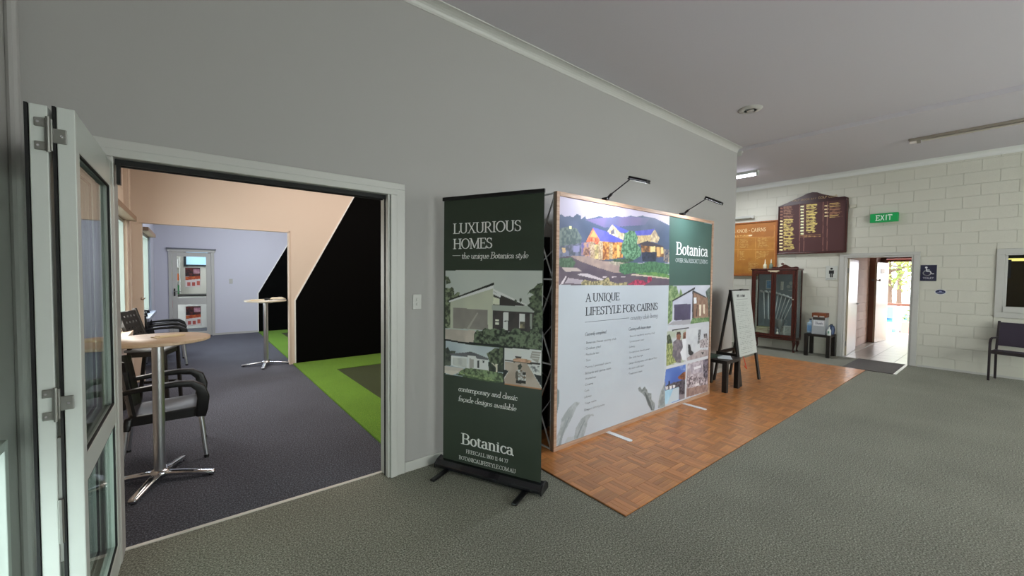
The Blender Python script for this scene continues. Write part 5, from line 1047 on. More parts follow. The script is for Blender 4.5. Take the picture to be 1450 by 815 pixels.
P(MB().box(-.31, -.28, 12.49, 12.5, 1.0, 1.18), 'handle_plate', BLACKP); P(MB().tube([(-.295, 12.49, 1.11), (-.295, 12.45, 1.11), (-.17, 12.45, 1.11)], .009, 8), 'handle', STEEL, smooth=True)
fly = [('P', [(0,.26),(.30,.26),(.30,.48),(0,.48)], '6a2e2a', '2c2022', .04), ('P', [(0,.17),(.30,.2),(.3,.27),(0,.25)], 'd8743c', 'b04a2c', .03), ('P', [(0,.0),(.30,0),(.30,.17),(0,.17)], 'e6dcd8'),
       ('P', [(.04,.03),(.1,.03),(.1,.12),(.04,.12)], 'c0605a'), ('P', [(.13,.03),(.19,.03),(.19,.12),(.13,.12)], 'b8584e'), ('P', [(.22,.05),(.28,.05),(.28,.15),(.22,.15)], 'c86858'), ('P', [(.16,.33),(.28,.33),(.28,.44),(.16,.44)], 'b0788c', 'c8a0a8', .03)]
for z, lb in ((1.21, 'red and white flyer stuck to the upper pane of the far glass door'), (.27, 'red and white flyer stuck to the lower pane of the far glass door')):
    t = thing('flyer', lb, 'flyer', (-.10, 12.5, z))
    MB().box(0, .30, 0, .01, 0, .48).build('card', TRIM, t)
    canvas('printed_face', 'e6dcd8', fly, .008, .292, .008, .472, .006, lambda u, v: (u, -.001, v), PRINTB, t)
struct('wall_shop', MB().box(-1.5, 2.6, 16.0, 16.1, 0, 3.0).box(-1.6, -1.5, 12.62, 16.1, 0, 3.0).box(2.6, 2.7, 12.62, 16.1, 0, 3.0), mat('shop_wall', 'd8d4cc', .7))
struct('floor', box(-1.6, 2.7, 12.62, 16.1, -.1, 0), CARPETB); struct('ceiling', box(-1.6, 2.7, 12.62, 16.1, 3.0, 3.1), CEIL)
t = thing('shop_counter', 'pale counter in the shop seen through the far glass door', 'counter', (.6, 14.6, 0))
MB().box(-.9, .9, -.3, .3, 0, .9).build('body', mat('counter_white', 'd2d0cc', .5), t, bevel=.01); MB().box(-.94, .94, -.34, .34, .9, .94).build('worktop', BLACKWOOD, t, bevel=.005)
t = thing('price_board', 'blue lit price board on the shop wall behind the far door', 'board', (.15, 15.97, 1.75))
MB().box(-.3, .35, -.03, 0, 0, .75).build('frame', mat('dark_slate', '2a303a', .5), t)
MB().box(-.24, .3, -.036, -.031, .05, .45).build('panel', mat('pale_blue_screen', 'a8d2ee', .4, emit=.8), t)
t = thing('price_board', 'blue and white poster board right of the price board in the shop', 'board', (.95, 15.97, 1.3))
MB().box(-.3, .35, -.03, 0, 0, 1.2).build('frame', mat('dark_slate', '2a303a', .5), t); MB().box(-.24, .3, -.036, -.031, .05, 1.0).build('panel', mat('white_screen', 'd4e4f4', .4, emit=.6), t)
t = thing('stock_shelf', 'shelf of small goods on the left of the shop behind the far door', 'shelf', (-.55, 15.6, 0))
MB().box(-.3, .3, -.02, .02, 0, 2.0).box(-.32, -.3, -.3, .02, 0, 2).box(.3, .32, -.3, .02, 0, 2).build('carcass', TRIM, t)
for z in (.5, .9, 1.3, 1.7): MB().box(-.3, .3, -.3, -.02, z, z+.02).build('shelf_board', TRIM, t)
cn = ['red', 'blue', 'yellow', 'green', 'orange', 'white']
cl = ['c03028', '2f5fb0', 'e0c040', '30804a', 'd86820', 'e8e8e8']
for zi, z in enumerate((.52, .92, 1.32, 1.72)):
    for k in range(5):
        o = MB().box(-.045, .045, -.05, .05, 0, .2+.03*((k+zi) % 3)).build('goods_packet', mat('packet_'+cl[(k*2+zi) % 6], cl[(k*2+zi) % 6], .5), None, bevel=.006)
        o.location = (-.55-.24+k*.12, 15.45, z); tag(o, '%s packet, %s on the %s shelf of goods in the shop' % (cn[(k*2+zi) % 6], ('leftmost', 'second from left', 'middle one', 'second from right', 'rightmost')[k], ('lowest', 'second lowest', 'second highest', 'highest')[zi]), 'packet', 'packets on the shop shelf')

# ------------------------------------------------------------------ toilet passage behind the right wall
struct('floor_passage', box(10.44, 14.1, 1.0, 2.6, -.12, -.014), TILEG)
fp = sroot('floor_tiles', (10.34, 1.16, 0)); cache = None
xs = [10.34+.42*i for i in range(10)]
for i in range(9):
    for k in range(4):
        y0 = 1.02+.36*k
        w0, w1 = xs[i]+.003, min(xs[i+1]-.003, 14.1); v0, v1 = y0+.003, min(y0+.357, 2.26)
        if i == 0: v0, v1 = max(v0, 1.165), min(v1, 2.155)
        if w1-w0 < .05 or v1-v0 < .05: continue
        part_at(box(w0, w1, v0, v1, -.014, .002), 'tile', TILE, fp, bevel=.001, seg=1)
struct('ceiling_passage', box(10.46, 14.2, .8, 2.6, 2.42, 2.5), CEIL)
wall('wall_passage', 'y', 2.27, 2.37, 10.46, 13.22, 0, 2.42, mat('pinkish_block_paint', 'd8c2b4', .7))
pb = sroot('wall_passage_facing', (0, 0, 0))
blocks(pb, 'y', 2.258, .012, 10.5, 13.2, 0, 2.4, [], mat('pinkish_block_paint', 'd8c2b4', .7))
wall('wall_passage_right', 'y', .88, 1.0, 10.46, 14.2, 0, 2.42, mat('pinkish_block_paint', 'd8c2b4', .7))
struct('trim_20', MB().box(13.22, 13.30, 2.14, 2.37, 0, 2.1), BROWNP)
struct('wall_passage_end', MB().box(13.3, 14.1, 2.2, 2.37, 0, 2.42).box(14.1, 14.2, 2.09, 2.6, 0, 2.42).box(14.1, 14.2, .88, 2.09, 2.1, 2.42), BROWNP)
struct('trim_21', MB().box(14.05, 14.1, 1.0, 2.12, 2.02, 2.08).box(14.05, 14.1, 2.05, 2.10, 0, 2.02), BROWNP)
# frame of the toilet doorway
struct('trim_22', MB().box(XE-.02, XE, 2.16, 2.235, 0, 2.03).box(XE-.02, XE, 1.078, 1.16, 0, 2.03).box(XE-.02, XE, 1.078, 2.235, 2.03, 2.085), TRIM, bevel=.004)
struct('trim_23', MB().box(XE-.008, XE+.13, 2.13, 2.16, 0, 2.03).box(XE-.008, XE+.13, 1.16, 1.19, 0, 2.03).box(XE-.008, XE+.13, 1.19, 2.13, 2.0, 2.03), TRIM)
def flush_door(n, hinge, end, z1, mt, lever_t, lever_z, kind):
    h_ = Vector((hinge[0], hinge[1], 0)); e_ = Vector((end[0], end[1], 0)); L = (e_-h_).length; a = math.atan2(e_.y-h_.y, e_.x-h_.x)
    r = sroot('door_%d' % n, h_, a)
    MB().box(0, L, -.02, .02, .01, z1).build('door_leaf', mt, r, bevel=.003)
    for s_ in (-1, 1):
        if kind == 'lever':
            MB().lathe([(0, 0), (.025, 0), (.025, .01), (0, .01)], 14).xf(Matrix.Translation((L*lever_t, s_*.02, lever_z)) @ Matrix.Rotation(-s_*math.pi/2, 4, 'X')).build('rose', CHROME, r)
            MB().tube([(L*lever_t, s_*.03, lever_z), (L*lever_t, s_*.06, lever_z), (L*lever_t-.11, s_*.062, lever_z)], .009, 8).build('lever_handle', CHROME, r, smooth=True)
        else: MB().lathe([(0, 0), (.014, 0), (.014, .02), (.028, .035), (.028, .055), (.015, .066), (0, .066)], 14).xf(Matrix.Translation((L*lever_t, s_*.02, lever_z)) @ Matrix.Rotation(-s_*math.pi/2, 4, 'X')).build('door_knob', STEEL, r, smooth=True)
    for z in (.25, 1.75): MB().tube([(0, 0, z-.05), (0, 0, z+.05)], .012, 8).build('hinge', STEEL, r)
    return r
flush_door(4, (10.48, 2.125), (11.62, 2.20), 1.99, DOORP, .93, 1.03, 'lever')
d5 = flush_door(5, (14.02, 2.045), (13.17, 2.135), 1.99, DOORP, .94, 1.55, 'knob')
MB().box(.30, .58, .0205, .024, 1.72, 1.83).build('door_plate', mat('dull_plate', 'c2b8a2', .5), d5)

# ------------------------------------------------------------------ outside
struct('floor_veranda', box(14.2, 16.3, -1.0, 6.0, -.12, -.005), mat('veranda_concrete', 'b4a8a0', .7, noise=.1, nscale=4))
struct('ground', box(16.3, 60, -30, 40, -1.1, -.9), mat('asphalt', '9a9690', .9, noise=.15, nscale=2))
struct('roof_veranda', box(14.2, 15.3, -1.0, 6.0, 2.32, 2.4), BROWNP)
t = thing('veranda_railing', 'brown timber handrail on white posts outside the toilet passage', 'railing', (16.0, 2.2, 0))
part_at(box(15.97, 16.05, -.8, 6, .80, .875), 'handrail', BROWNP, t, bevel=.006)
for y in (.3, 2.07, 3.8, 5.6): part_at(box(15.99, 16.03, y-.03, y+.03, 0, .80), 'post', mat('white_post', 'd8d8d8', .4), t)
t = thing('fascia_beam', 'dark red-brown beam under the veranda roof outside', 'beam', (16.2, 2, 2.1))
part_at(box(16.15, 16.25, -1, 6, 2.12, 2.32), 'beam', mat('red_oxide', '6e2a20', .6), t)
# planter / low pink wall
t = thing('planter', 'terracotta pink planter box standing right of the blue car', 'planter', (18.0, 1.85, -.9))
MB().box(-.3, .3, -.6, .38, 0, 1.12).build('pot', mat('terracotta_pink', 'b08478', .8), t, bevel=.03)
lf = MB(); rr = random.Random(2)
def leafcloud(mb, c, rad, n, size, rnd, flat=1):
    for _ in range(n):
        while True:
            p = Vector((rnd.uniform(-1, 1), rnd.uniform(-1, 1), rnd.uniform(-1, 1)))
            if p.length < 1: break
        p = Vector((p.x*rad[0], p.y*rad[1], p.z*rad[2]))+Vector(c)
        a = Vector((rnd.uniform(-1, 1), rnd.uniform(-1, 1), rnd.uniform(-1, 1))).normalized(); b = a.orthogonal().normalized(); s_ = size*rnd.uniform(.6, 1.3)
        mb.add([p-a*s_, p+b*s_*.4, p+a*s_, p-b*s_*.4], [(0, 1, 2, 3)])
leafcloud(lf, (0, -.1, 1.3), (.35, .5, .3), 260, .07, rr)
lf.build('leaves', mat('pale_leaf', '8aa060', .6), t, fix=False)['kind'] = 'stuff'
GREENS = [mat('leaf_green_a', '6f8f3c', .6), mat('leaf_green_b', '8a9a48', .6), mat('leaf_green_c', '55702f', .6)]
def tree(loc, hgt, rad, seed, label, n=1500):
    t = thing('tree', label, 'tree', loc, 0, None); rnd = random.Random(seed)
    tr = MB().tube([(0, 0, 0), (.1, .05, hgt*.3), (-.05, .1, hgt*.6), (0, 0, hgt*.85)], [.16, .12, .08, .03], 8)
    for k in range(7):
        a = k*2.3; z = hgt*(.3+.08*k); tr.tube([(0, 0, z), (math.cos(a)*rad*.5, math.sin(a)*rad*.5, z+.5), (math.cos(a)*rad*.9, math.sin(a)*rad*.9, z+.7)], [.06, .04, .015], 6)
    tr.build('trunk', mat('bark', '6a5648', .9), t)
    m_ = MB()
    for k in range(10): leafcloud(m_, (rnd.uniform(-.7, .7)*rad, rnd.uniform(-.7, .7)*rad, hgt*rnd.uniform(.4, 1.0)), (rad*.45, rad*.45, rad*.4), n//10, .13, rnd)
    m_.build('foliage', GREENS[seed % 3], t, fix=False)['kind'] = 'stuff'
tree((27.5, 3.9, -.9), 6.2, 2.8, 1, 'sunlit leafy tree outside, nearest beyond the passage opening', 2300)
tree((38, 4.9, -.9), 8.5, 3.6, 2, 'taller sunlit tree farther off beyond the passage opening', 2300)
# the parked car, nose towards the building
t = thing('parked_car', 'pale blue car parked nose-in beyond the veranda railing', 'car', (19.1, 3.38, -.9))
CARP = mat('pale_blue_car_paint', '3f88be', .2, coat=.6); DG = mat('dark_car_glass', '4a6a80', .08)
prof = [(0, .25), (0, .62), (.08, .74), (.9, .92), (1.55, 1.42), (2.0, 1.5), (3.2, 1.48), (3.9, 1.02), (4.2, .95), (4.25, .3)]
body = MB(); W = .86; sec = []
for x_, z_ in prof: sec.append((x_, z_, W*(.9 if z_ < .5 else 1.0 if z_ < 1.0 else .78)))
vs = []; fs = []
for s_ in (-1, 1):
    for x_, z_, w_ in sec: vs.append((x_, s_*w_, z_))
nP = len(sec); fs += [tuple(range(nP))[::-1], tuple(range(nP, 2*nP))]+[(i, (i+1) % nP, (i+1) % nP+nP, i+nP) for i in range(nP)]
body.add(vs, fs); body.build('body', CARP, t, bevel=.06, seg=3, smooth=True)
MB().add([(.97,-.64,1.0),(.97,.64,1.0),(1.48,.58,1.385),(1.48,-.58,1.385)], [(0,1,2,3)]).xf(Matrix.Translation((-.03, 0, .035))).build('windscreen', DG, t)
for s_ in (-1, 1):
    MB().box(-.03, .1, s_*.58-.17, s_*.58+.17, .60, .70).build('headlight', mat('headlight_glass', 'e4eef4', .1), t, bevel=.02)
    for x_ in (.85, 3.4): MB().lathe([(0, -.1), (.2, -.1), (.31, -.09), (.31, .09), (.2, .1), (0, .1)], 24).xf(Matrix.Translation((x_, s_*.78, .31)) @ Matrix.Rotation(math.pi/2, 4, 'X')).build('wheel', RUBBER, t, smooth=True)
    MB().box(.95, 1.05, s_*.95-.08, s_*.95+.08, 1.0, 1.12).build('wing_mirror', CARP, t, bevel=.02)
MB().box(-.025, .02, -.42, .42, .38, .50).build('grille', BLACKP, t, bevel=.01)
MB().box(-.035, .0, -.19, .19, .52, .62).build('number_plate', TRIM, t)

# ------------------------------------------------------------------ ceiling fittings
t = thing('fluorescent_light', 'lit fluorescent tube on the ceiling behind the wall corner', 'ceiling light', (8.85, 3.85, 3.72))
MB().box(-.05, .05, -.6, .6, -.05, 0).build('housing', ALUW, t, bevel=.006)
MB().tube([(0, -.56, -.075), (0, .56, -.075)], .02, 12).build('tube', mat('lit_tube', 'eef2ff', .5, emit=22), t)
for y in (-.585, .585): MB().box(-.03, .03, y-.02, y+.02, -.1, -.05).build('lamp_holder', ALUW, t)
area('fluorescent_glow', (8.85, 3.85, 3.6), (0, 0, -1), .1, 1.1, 50, (.93, .96, 1))
t = thing('fluorescent_light', 'unlit slim fluorescent batten on the ceiling at upper right', 'ceiling light', (8.6, .42, 3.72))
MB().box(-.035, .035, -.66, .66, -.035, 0).build('housing', mat('aged_batten', '8f877c', .5), t, bevel=.006)
MB().tube([(0, -.58, -.055), (0, .52, -.055)], .013, 12).build('tube', mat('unlit_tube', 'b8b2a8', .3), t)
for y in (-.61, .55): MB().box(-.025, .025, y-.02, y+.02, -.08, -.035).build('lamp_holder', mat('aged_batten', '8f877c', .5), t)
MB().tube([(0, .57, -.055), (0, .65, -.055)], .02, 12).build('glow_cap', mat('glow_white', 'f0e8e4', .3), t)  # white cap put in for the glow at this end
t = thing('motion_sensor', 'small round white sensor on the ceiling at the right edge', 'sensor', (8.6, -.32, 3.72))
MB().lathe([(0, -.05), (.03, -.045), (.055, -.02), (.06, 0), (0, 0)], 20).build('body', TRIM, t, smooth=True)
t = thing('ceiling_vent', 'small round vent with dark slot in the ceiling above the display', 'vent', (5.72, 2.22, CH))
MB().lathe([(.075, -.022), (.13, -.012), (.14, 0), (.07, 0), (.075, -.022)], 28).build('rim', TRIM, t, smooth=True)
MB().lathe([(0, -.018), (.074, -.012), (.074, -.004), (0, -.004)], 24).build('dark_disc', mat('vent_dark', '5a4c44', .6), t)
MB().lathe([(0, -.03), (.045, -.028), (.045, -.022), (0, -.022)], 24).build('centre_cap', TRIM, t)

# ------------------------------------------------------------------ things on the right wall
t = thing('exit_sign', 'green EXIT sign box on the block wall above the toilet door', 'sign', (XE, 1.583, 2.745))
MB().box(-.075, 0, -.2, .2, -.083, .083).build('body', mat('exit_green', '0f8f4a', .4, emit=.25), t, bevel=.006)
lettering('printed_word', [('EXIT', 'heavy', -.115, -.047, .23, .094, 'e9f6ec', 0)], lambda u, v: (-.0765, -u, v), t)
def roots(name, label, cat, y, z): return thing(name, label, cat, (XE, y, z))
t = roots('toilet_sign', 'white plate with black male figure left of the toilet door', 'sign', 2.362, 1.695)
MB().box(-.012, 0, -.097, .097, -.145, .145).build('plate', mat('sign_silver', 'c6cac4', .4), t, bevel=.003)
fg = MB(); X_ = lambda u, v: (-.0135, -u, v)
fg.add([X_(.022*math.cos(a*math.pi/8), .088+.022*math.sin(a*math.pi/8)) for a in range(16)], [tuple(range(16))])
for P_ in ([(-.042,.055),(.042,.055),(.042,-.02),(.028,-.02),(.026,.03),(.024,.03),(.024,-.09),(.003,-.09),(.003,-.01),(-.003,-.01),(-.003,-.09),(-.024,-.09),(-.024,.03),(-.026,.03),(-.028,-.02),(-.042,-.02)],):
    for q in ([0,1,4,5],): pass
    for rct in ((-.042,-.028,-.02,.055),(.028,.042,-.02,.055),(-.028,.028,-.01,.055),(-.024,-.003,-.09,-.01),(.003,.024,-.09,-.01)): fg.add([X_(rct[0],rct[2]),X_(rct[1],rct[2]),X_(rct[1],rct[3]),X_(rct[0],rct[3])], [(0,1,2,3)])
fg.build('male_figure', ink('1a1c1c'), t, fix=False); MB().add([X_(-.08,-.128),X_(.08,-.128),X_(.08,-.115),X_(-.08,-.115)], [(0,1,2,3)]).build('braille_strip', ink('8d9290'), t, fix=False)
t = roots('accessible_toilet_sign', 'dark navy wheelchair toilet sign right of the toilet door', 'sign', .967, 1.70)
MB().box(-.010, 0, -.108, .108, -.15, .15).build('plate', mat('sign_edge', 'c8cabc', .4), t, bevel=.002); MB().box(-.0125, -.0101, -.102, .102, -.143, .143).build('navy_face', mat('sign_navy', '2a2a44', .4), t)
wc = MB(); X_ = lambda u, v: (-.0135, -u, v)
def stroke(mb, pts, w, f):
    for (a, b), (c, d) in zip(pts[:-1], pts[1:]):
        nb = [(w*math.cos(k*math.pi/4), w*math.sin(k*math.pi/4)) for k in range(8)]
        mb.add([f(x, y) for x, y in hull([(a+x, b+y) for x, y in nb]+[(c+x, d+y) for x, y in nb])], [tuple(range(len(hull([(a+x, b+y) for x, y in nb]+[(c+x, d+y) for x, y in nb]))))])
stroke(wc, [(-.03,.1),(-.0299,.1)], .017, X_); stroke(wc, [(-.028,.075),(-.022,.03),(.02,.03),(.04,-.015),(.062,-.012)], .008, X_); stroke(wc, arc(-.018, -.0, .048, .045, 120, 340, 14), .007, X_); stroke(wc, [(-.025,.055),(.01,.055)], .006, X_)
wc.build('wheelchair_symbol', ink('e6e8ea'), t, fix=False)
lettering('printed_word', [('TOILET', 'heavy', -.068, -.105, .136, .03, 'c4c4cc', 0)], X_, t)
t = roots('oval_sticker', 'small navy oval sticker on the wall below the wheelchair sign', 'sticker', .81, 1.368)
ov = MB().prism([(.072*math.cos(k*math.pi/14), .048*math.sin(k*math.pi/14)) for k in range(28)], lambda u, v: (0, -u, v), lambda u, v: (-.003, -u, v)).build('white_rim', ink('d6d8dc'), t)
MB().add([(-.004, -.062*math.cos(k*math.pi/14), .040*math.sin(k*math.pi/14)) for k in range(28)], [tuple(range(28))]).build('navy_face', ink('2c3054'), t, fix=False)
MB().add([(-.005, .055, -.012), (-.005, -.055, -.012), (-.005, -.045, -.02), (-.005, .045, -.02)], [(0,1,2,3)]).build('white_band', ink('aab4cc'), t, fix=False)
MB().add([(-.005, .02, -.002), (-.005, -.02, -.002), (-.005, -.012, .018), (-.005, .012, .02)], [(0,1,2,3)]).build('pale_emblem', ink('8a92b8'), t, fix=False)
t = roots('small_sensor_box', 'small beige box on the wall right of the dark honour board', 'sensor', 2.05, 3.02)
MB().box(-.04, 0, -.05, .05, -.03, .03).build('body', mat('beige_plastic', 'c2bfae', .5), t, bevel=.006)
# dark honour board
t = thing('honour_board', 'dark maroon honour board with shaped top and gold lettering', 'board', (10.29, 2.74, 2.11))
def by(u, v, d=0): return (10.29-d, 5-u, v)
x0, x1 = 5-3.345, 5-2.125
crest = [(x0, 2.12), (x1, 2.12), (x1, 3.20), (x1-.06, 3.235), (x1-.16, 3.235), (x1-.30, 3.285), (x1-.42, 3.33), (x1-.52, 3.385), (x1-.60, 3.40), (x1-.70, 3.385), (x1-.80, 3.335), (x1-.92, 3.29), (x1-1.05, 3.235), (x1-1.15, 3.2), (x0, 3.17)]
part_at(MB().prism(crest, lambda u, v: by(u, v, -.035), lambda u, v: by(u, v, 0)), 'board', mat('maroon_board', '3a1d1e', .35), t, bevel=.003)
canvas('painted_names', '402324', HONOUR, x0+.03, x1-.035, 2.15, 3.17, .006, lambda u, v: by(u, v, .0015), PRINTB, t, world=True, gain=1.15)
part_at(box(10.265, 10.29, 5-x0-.02, 5-x0, 2.137, 3.17), 'side_moulding', MAHOG, t, bevel=.003); part_at(box(10.265, 10.29, 5-x1, 5-x1+.022, 2.137, 3.2), 'side_moulding', MAHOG, t, bevel=.003)
part_at(MB().box(10.26, 10.29, 5-x1, 5-x0, 2.105, 2.135), 'bottom_moulding', MAHOG, t, bevel=.003)
lettering('gold_heading', [('GOLF CLUB', 'heavy', x0+.72, 3.245, .32, .04, 'b49a6c', 0), ('HALF MOON BAY', 'heavy', x0+.26, 3.245, .43, .034, '94754e', 0)], lambda u, v: by(u, v, .0025), t, world=True)
# orange timber board
t = thing('honour_board', 'orange-brown timber honour board left of the dark maroon one', 'board', (10.29, 4.15, 1.63))
part_at(MB().box(10.295, XE, 3.36, 4.95, 1.63, 2.87), 'board', mat('orange_ply', 'a4662c', .45), t)
canvas('painted_names', 'a4672c', ORANGE, 5-4.93, 5-3.38, 1.65, 2.85, .007, lambda u, v: by(u, v, -.0035), PRINTB, t, world=True)
OFW = wood('orange_frame_wood', '8a4c20', 'a86430', .35, 'Z', 4)
for q in ((3.35, 3.38, 1.62, 2.88), (4.93, 4.965, 1.62, 2.88), (3.38, 4.93, 2.85, 2.88), (3.38, 4.93, 1.62, 1.65)): part_at(box(10.27, 10.30, *q), 'frame_member', OFW, t, bevel=.003)
lettering('painted_heading', [("YORKEY'S KNOB - CAIRNS", 'sans', .352, 2.65, 1.06, .08, 'e9cf9c', 0)], lambda u, v: by(u, v, -.002), t, world=True)
t = thing('wall_batten_light', 'unlit white batten light on the wall above the orange board', 'wall light', (XE, 4.5, 2.99))
part_at(MB().box(XE-.07, XE, 3.84, 5.2, 2.965, 3.03), 'housing', TRIM, t, bevel=.008); part_at(MB().tube([(XE-.09, 3.88, 2.985), (XE-.09, 5.1, 2.985)], .016, 10), 'tube', mat('unlit_tube2', 'b9bdb4', .3), t)
part_at(MB().box(XE-.1, XE-.07, 3.85, 3.88, 2.96, 3.01), 'lamp_holder', TRIM, t)
# light switches
for loc, nm in (((1.43, YW, 1.37), 'white double light switch right of the wide doorway'), ((.81, 12.5, 1.35), 'white light switch on the far wall')):
    t = thing('light_switch', nm, 'switch', loc)
    MB().box(-.037, .037, -.009, 0, -.06, .06).build('plate', TRIM, t, bevel=.003)
    for z in (.018, -.018): MB().box(-.010, .010, -.014, -.009, z-.010, z+.010).build('rocker', TRIM, t, bevel=.002)
t = thing('wall_hook', 'small brown hook on the peach pier beside the partition opening', 'hook', (XL+.1, 7.795, 1.19))
MB().tube([(0, 0, .02), (.0, -.03, 0), (.02, -.045, -.005), (.045, -.03, .02)], .006, 8).build('hook', mat('hook_brown', '7a5236', .4, .5), t, smooth=True)

# ------------------------------------------------------------------ pull-up banner
A0 = Vector((1.595, 2.935, 0)); UB = Vector((.42295, -.90615, 0)); NB = Vector((-.90615, -.42295, 0))   # NB faces the room
angB = math.atan2(UB.y, UB.x)
t = thing('pull_up_banner', 'tall dark green pull-up banner with house photos on black base', 'banner', A0, angB)
# local frame: x along the banner, -y towards the viewer
BW0, BW1 = .035, .905
MB().box(BW0, BW1, .006, .009, .05, 2.2).build('fabric', mat('banner_back', '2a2c2a', .7), t)
canvas('printed_face', '354033', BANNER, BW0, BW1, .065, 2.19, .0045, lambda u, v: (u, .0045, v), PRINT, t, gain=1.9)
lettering('printed_line', [x[1:7]+('fbfbf8',)+x[8:] for x in TEXT if x[0] == 'BANNER'], lambda u, v: (u, .003, v), t)
MB().box(BW0-.012, BW1+.006, -.006, .016, 2.185, 2.215).build('top_rail', BLACKP, t, bevel=.004)
base = MB().prism([(-.055, .02), (.075, .02), (.075, .05), (.03, .085), (-.02, .075), (-.055, .045)], lambda u, v: (.0, u, v), lambda u, v: (.925, u, v)); base.build('base_cassette', mat('satin_black', '14151c', .22, coat=.5), t, bevel=.006)
for x_ in (-.008, .925): MB().prism([(-.06, .016), (.08, .016), (.08, .055), (.03, .092), (-.02, .08), (-.06, .05)], lambda u, v: (x_, u, v), lambda u, v: (x_+.012, u, v)).build('end_cap', BLACKP, t, bevel=.003)
for x_ in (.10, .80): MB().box(x_-.022, x_+.022, -.23, .2, 0, .018).build('swivel_foot', BLACKP, t, bevel=.008)
MB().tube([(.47, .045, .05), (.47, .03, 2.19)], .009, 8).build('support_pole', ALU, t, smooth=True)

# ------------------------------------------------------------------ pop-up display stand
t = thing('display_stand', 'large framed pop-up display wall with resort photo and lists', 'display stand', (2.52, 2.54, 0))
DW, DHh = 2.945, 2.335
def DZ(u, v): # slight measured drop of the top edge towards the far end
    return v
MB().box(.0, DW, .002, .03, .012, DHh).build('panel', mat('panel_edge', '8a7a6c', .6), t)
fr = MB().box(0, .036, -.012, .002, .012, DHh).build('frame_side', WOODFR, t, bevel=.002)
MB().box(DW-.036, DW, -.012, .002, .012, DHh).build('frame_side', WOODFR, t, bevel=.002)
MB().box(.036, DW-.036, -.012, .002, .012, .05).build('frame_rail', WOODFR, t, bevel=.002)
MB().box(.036, DW-.036, -.012, .002, DHh-.038, DHh).build('frame_rail', WOODFR, t, bevel=.002)
canvas('printed_face', 'c3cbd6', DISPLAY, .032, DW-.032, .045, DHh-.034, .0065, lambda u, v: (u, .0005, v), PRINT, t)
items = [x[1:] for x in TEXT if x[0] == 'DISPLAY']
lettering('printed_line', items, lambda u, v: (u, -.001, v), t)
MB().add([(.405, -.001, 1.150), (1.105, -.001, 1.150), (1.105, -.001, 1.154), (.405, -.001, 1.154)], [(0,1,2,3)]).build('printed_rule', ink('6d7480'), t, fix=False)
# alloy scissor frame behind
YB = .40
for y_ in (.04, YB):
    MB().tube([(.015, y_, .0), (.015, y_, DHh)], .011, 8).build('upright', ALU, t, smooth=True); MB().tube([(DW-.015, y_, 0), (DW-.015, y_, DHh)], .011, 8).build('upright', ALU, t, smooth=True)
for x_ in (.015, DW-.015):
    for k in range(3):
        z0, z1 = .02+k*.77, .02+(k+1)*.77
        MB().tube([(x_, .04, z0), (x_, YB, z1)], .008, 8).build('diagonal_strut', ALU, t, smooth=True); MB().tube([(x_+.016, .04, z1), (x_+.016, YB, z0)], .008, 8).build('diagonal_strut', ALU, t, smooth=True)
    for z_ in (.02, .79, 1.56, DHh-.01): MB().tube([(x_, .04, z_), (x_, YB, z_)], .009, 8).build('cross_bar', ALU, t, smooth=True)
for k in range(3):
    for q in range(3):
        z0, z1 = .02+k*.77, .02+(k+1)*.77; xa, xb = .015+q*.972, .015+(q+1)*.972
        MB().tube([(xa, YB+.015, z0), (xb, YB+.015, z1)], .007, 6).tube([(xa, YB-.003, z1), (xb, YB-.003, z0)], .007, 6).build_each('lattice_strut', ALU, t, smooth=True)
MB().box(.35, DW-.02, YB-.055, YB-.04, .02, 1.98).build('dark_backing', mat('backing_black', '0c0c10', .9), t)  # plain dark sheets across the back of the frame
MB().box(.02, .34, YB+.02, YB+.03, .02, 1.98).build('dark_backing', mat('backing_black', '0c0c10', .9), t)
for x_ in (.765, 2.26):
    f = MB(); pts = [(-.03, .04), (-.03, -.27)]+[(.03*math.cos(math.radians(a)), -.27+.03*math.sin(math.radians(a))) for a in range(180, 361, 20)]+[(.03, .04)]
    f.prism(pts, lambda u, v: (x_+u, v, .012), lambda u, v: (x_+u, v, .018)); f.build('foot_plate', mat('white_foot', 'eef0f4', .25), t, bevel=.002)
for x_, lb in ((3.20, 'black arm spotlight clamped to the display top, nearest the banner'), (4.665, 'black arm spotlight clamped to the display top at its far right')):
    t = thing('arm_spotlight', lb, 'spotlight', (x_, 2.535, 2.335))
    MB().box(-.018, .018, -.03, .04, .003, .03).build('clamp', BLACKP, t, bevel=.004)
    MB().tube([(0, -.02, .02), (0, -.07, .055)], .013, 8).build('joint', BLACKP, t, smooth=True)
    MB().tube([(0, -.06, .05), (0, -.29, .165)], .006, 8).build('arm', BLACKP, t, smooth=True)
    M_ = Matrix.Translation((.0, -.29, .168)) @ Matrix.Rotation(math.radians(20 if x_ < 4 else 27), 4, 'X')
    hd = MB().box(-.035, .035, -.19, .015, -.008, .014).xf(M_); hd.build('lamp_head', BLACKP, t, bevel=.008)
    MB().box(-.035, -.028, -.19, .015, -.018, -.0082).box(.028, .035, -.19, .015, -.018, -.0082).box(-.028, .028, -.19, -.183, -.018, -.0082).box(-.028, .028, .0, .015, -.018, -.0082).xf(M_).build('lamp_rim', BLACKP, t)
    MB().box(-.027, .027, -.18, -.003, -.0098, -.0084).xf(M_).build('lens', mat('lamp_lens', 'f4f8ff', .3, emit=9), t)
    th_ = math.radians(20 if x_ < 4 else 27); lp = Vector((x_, 2.535, 2.335))+(M_ @ Vector((0, -.088, -.0125)))
    lo = area('spotlight_beam', lp, (0, math.sin(th_), -math.cos(th_)), .05, .16, 8, (.88, .93, 1)); lo.rotation_euler = (th_, 0, 0)

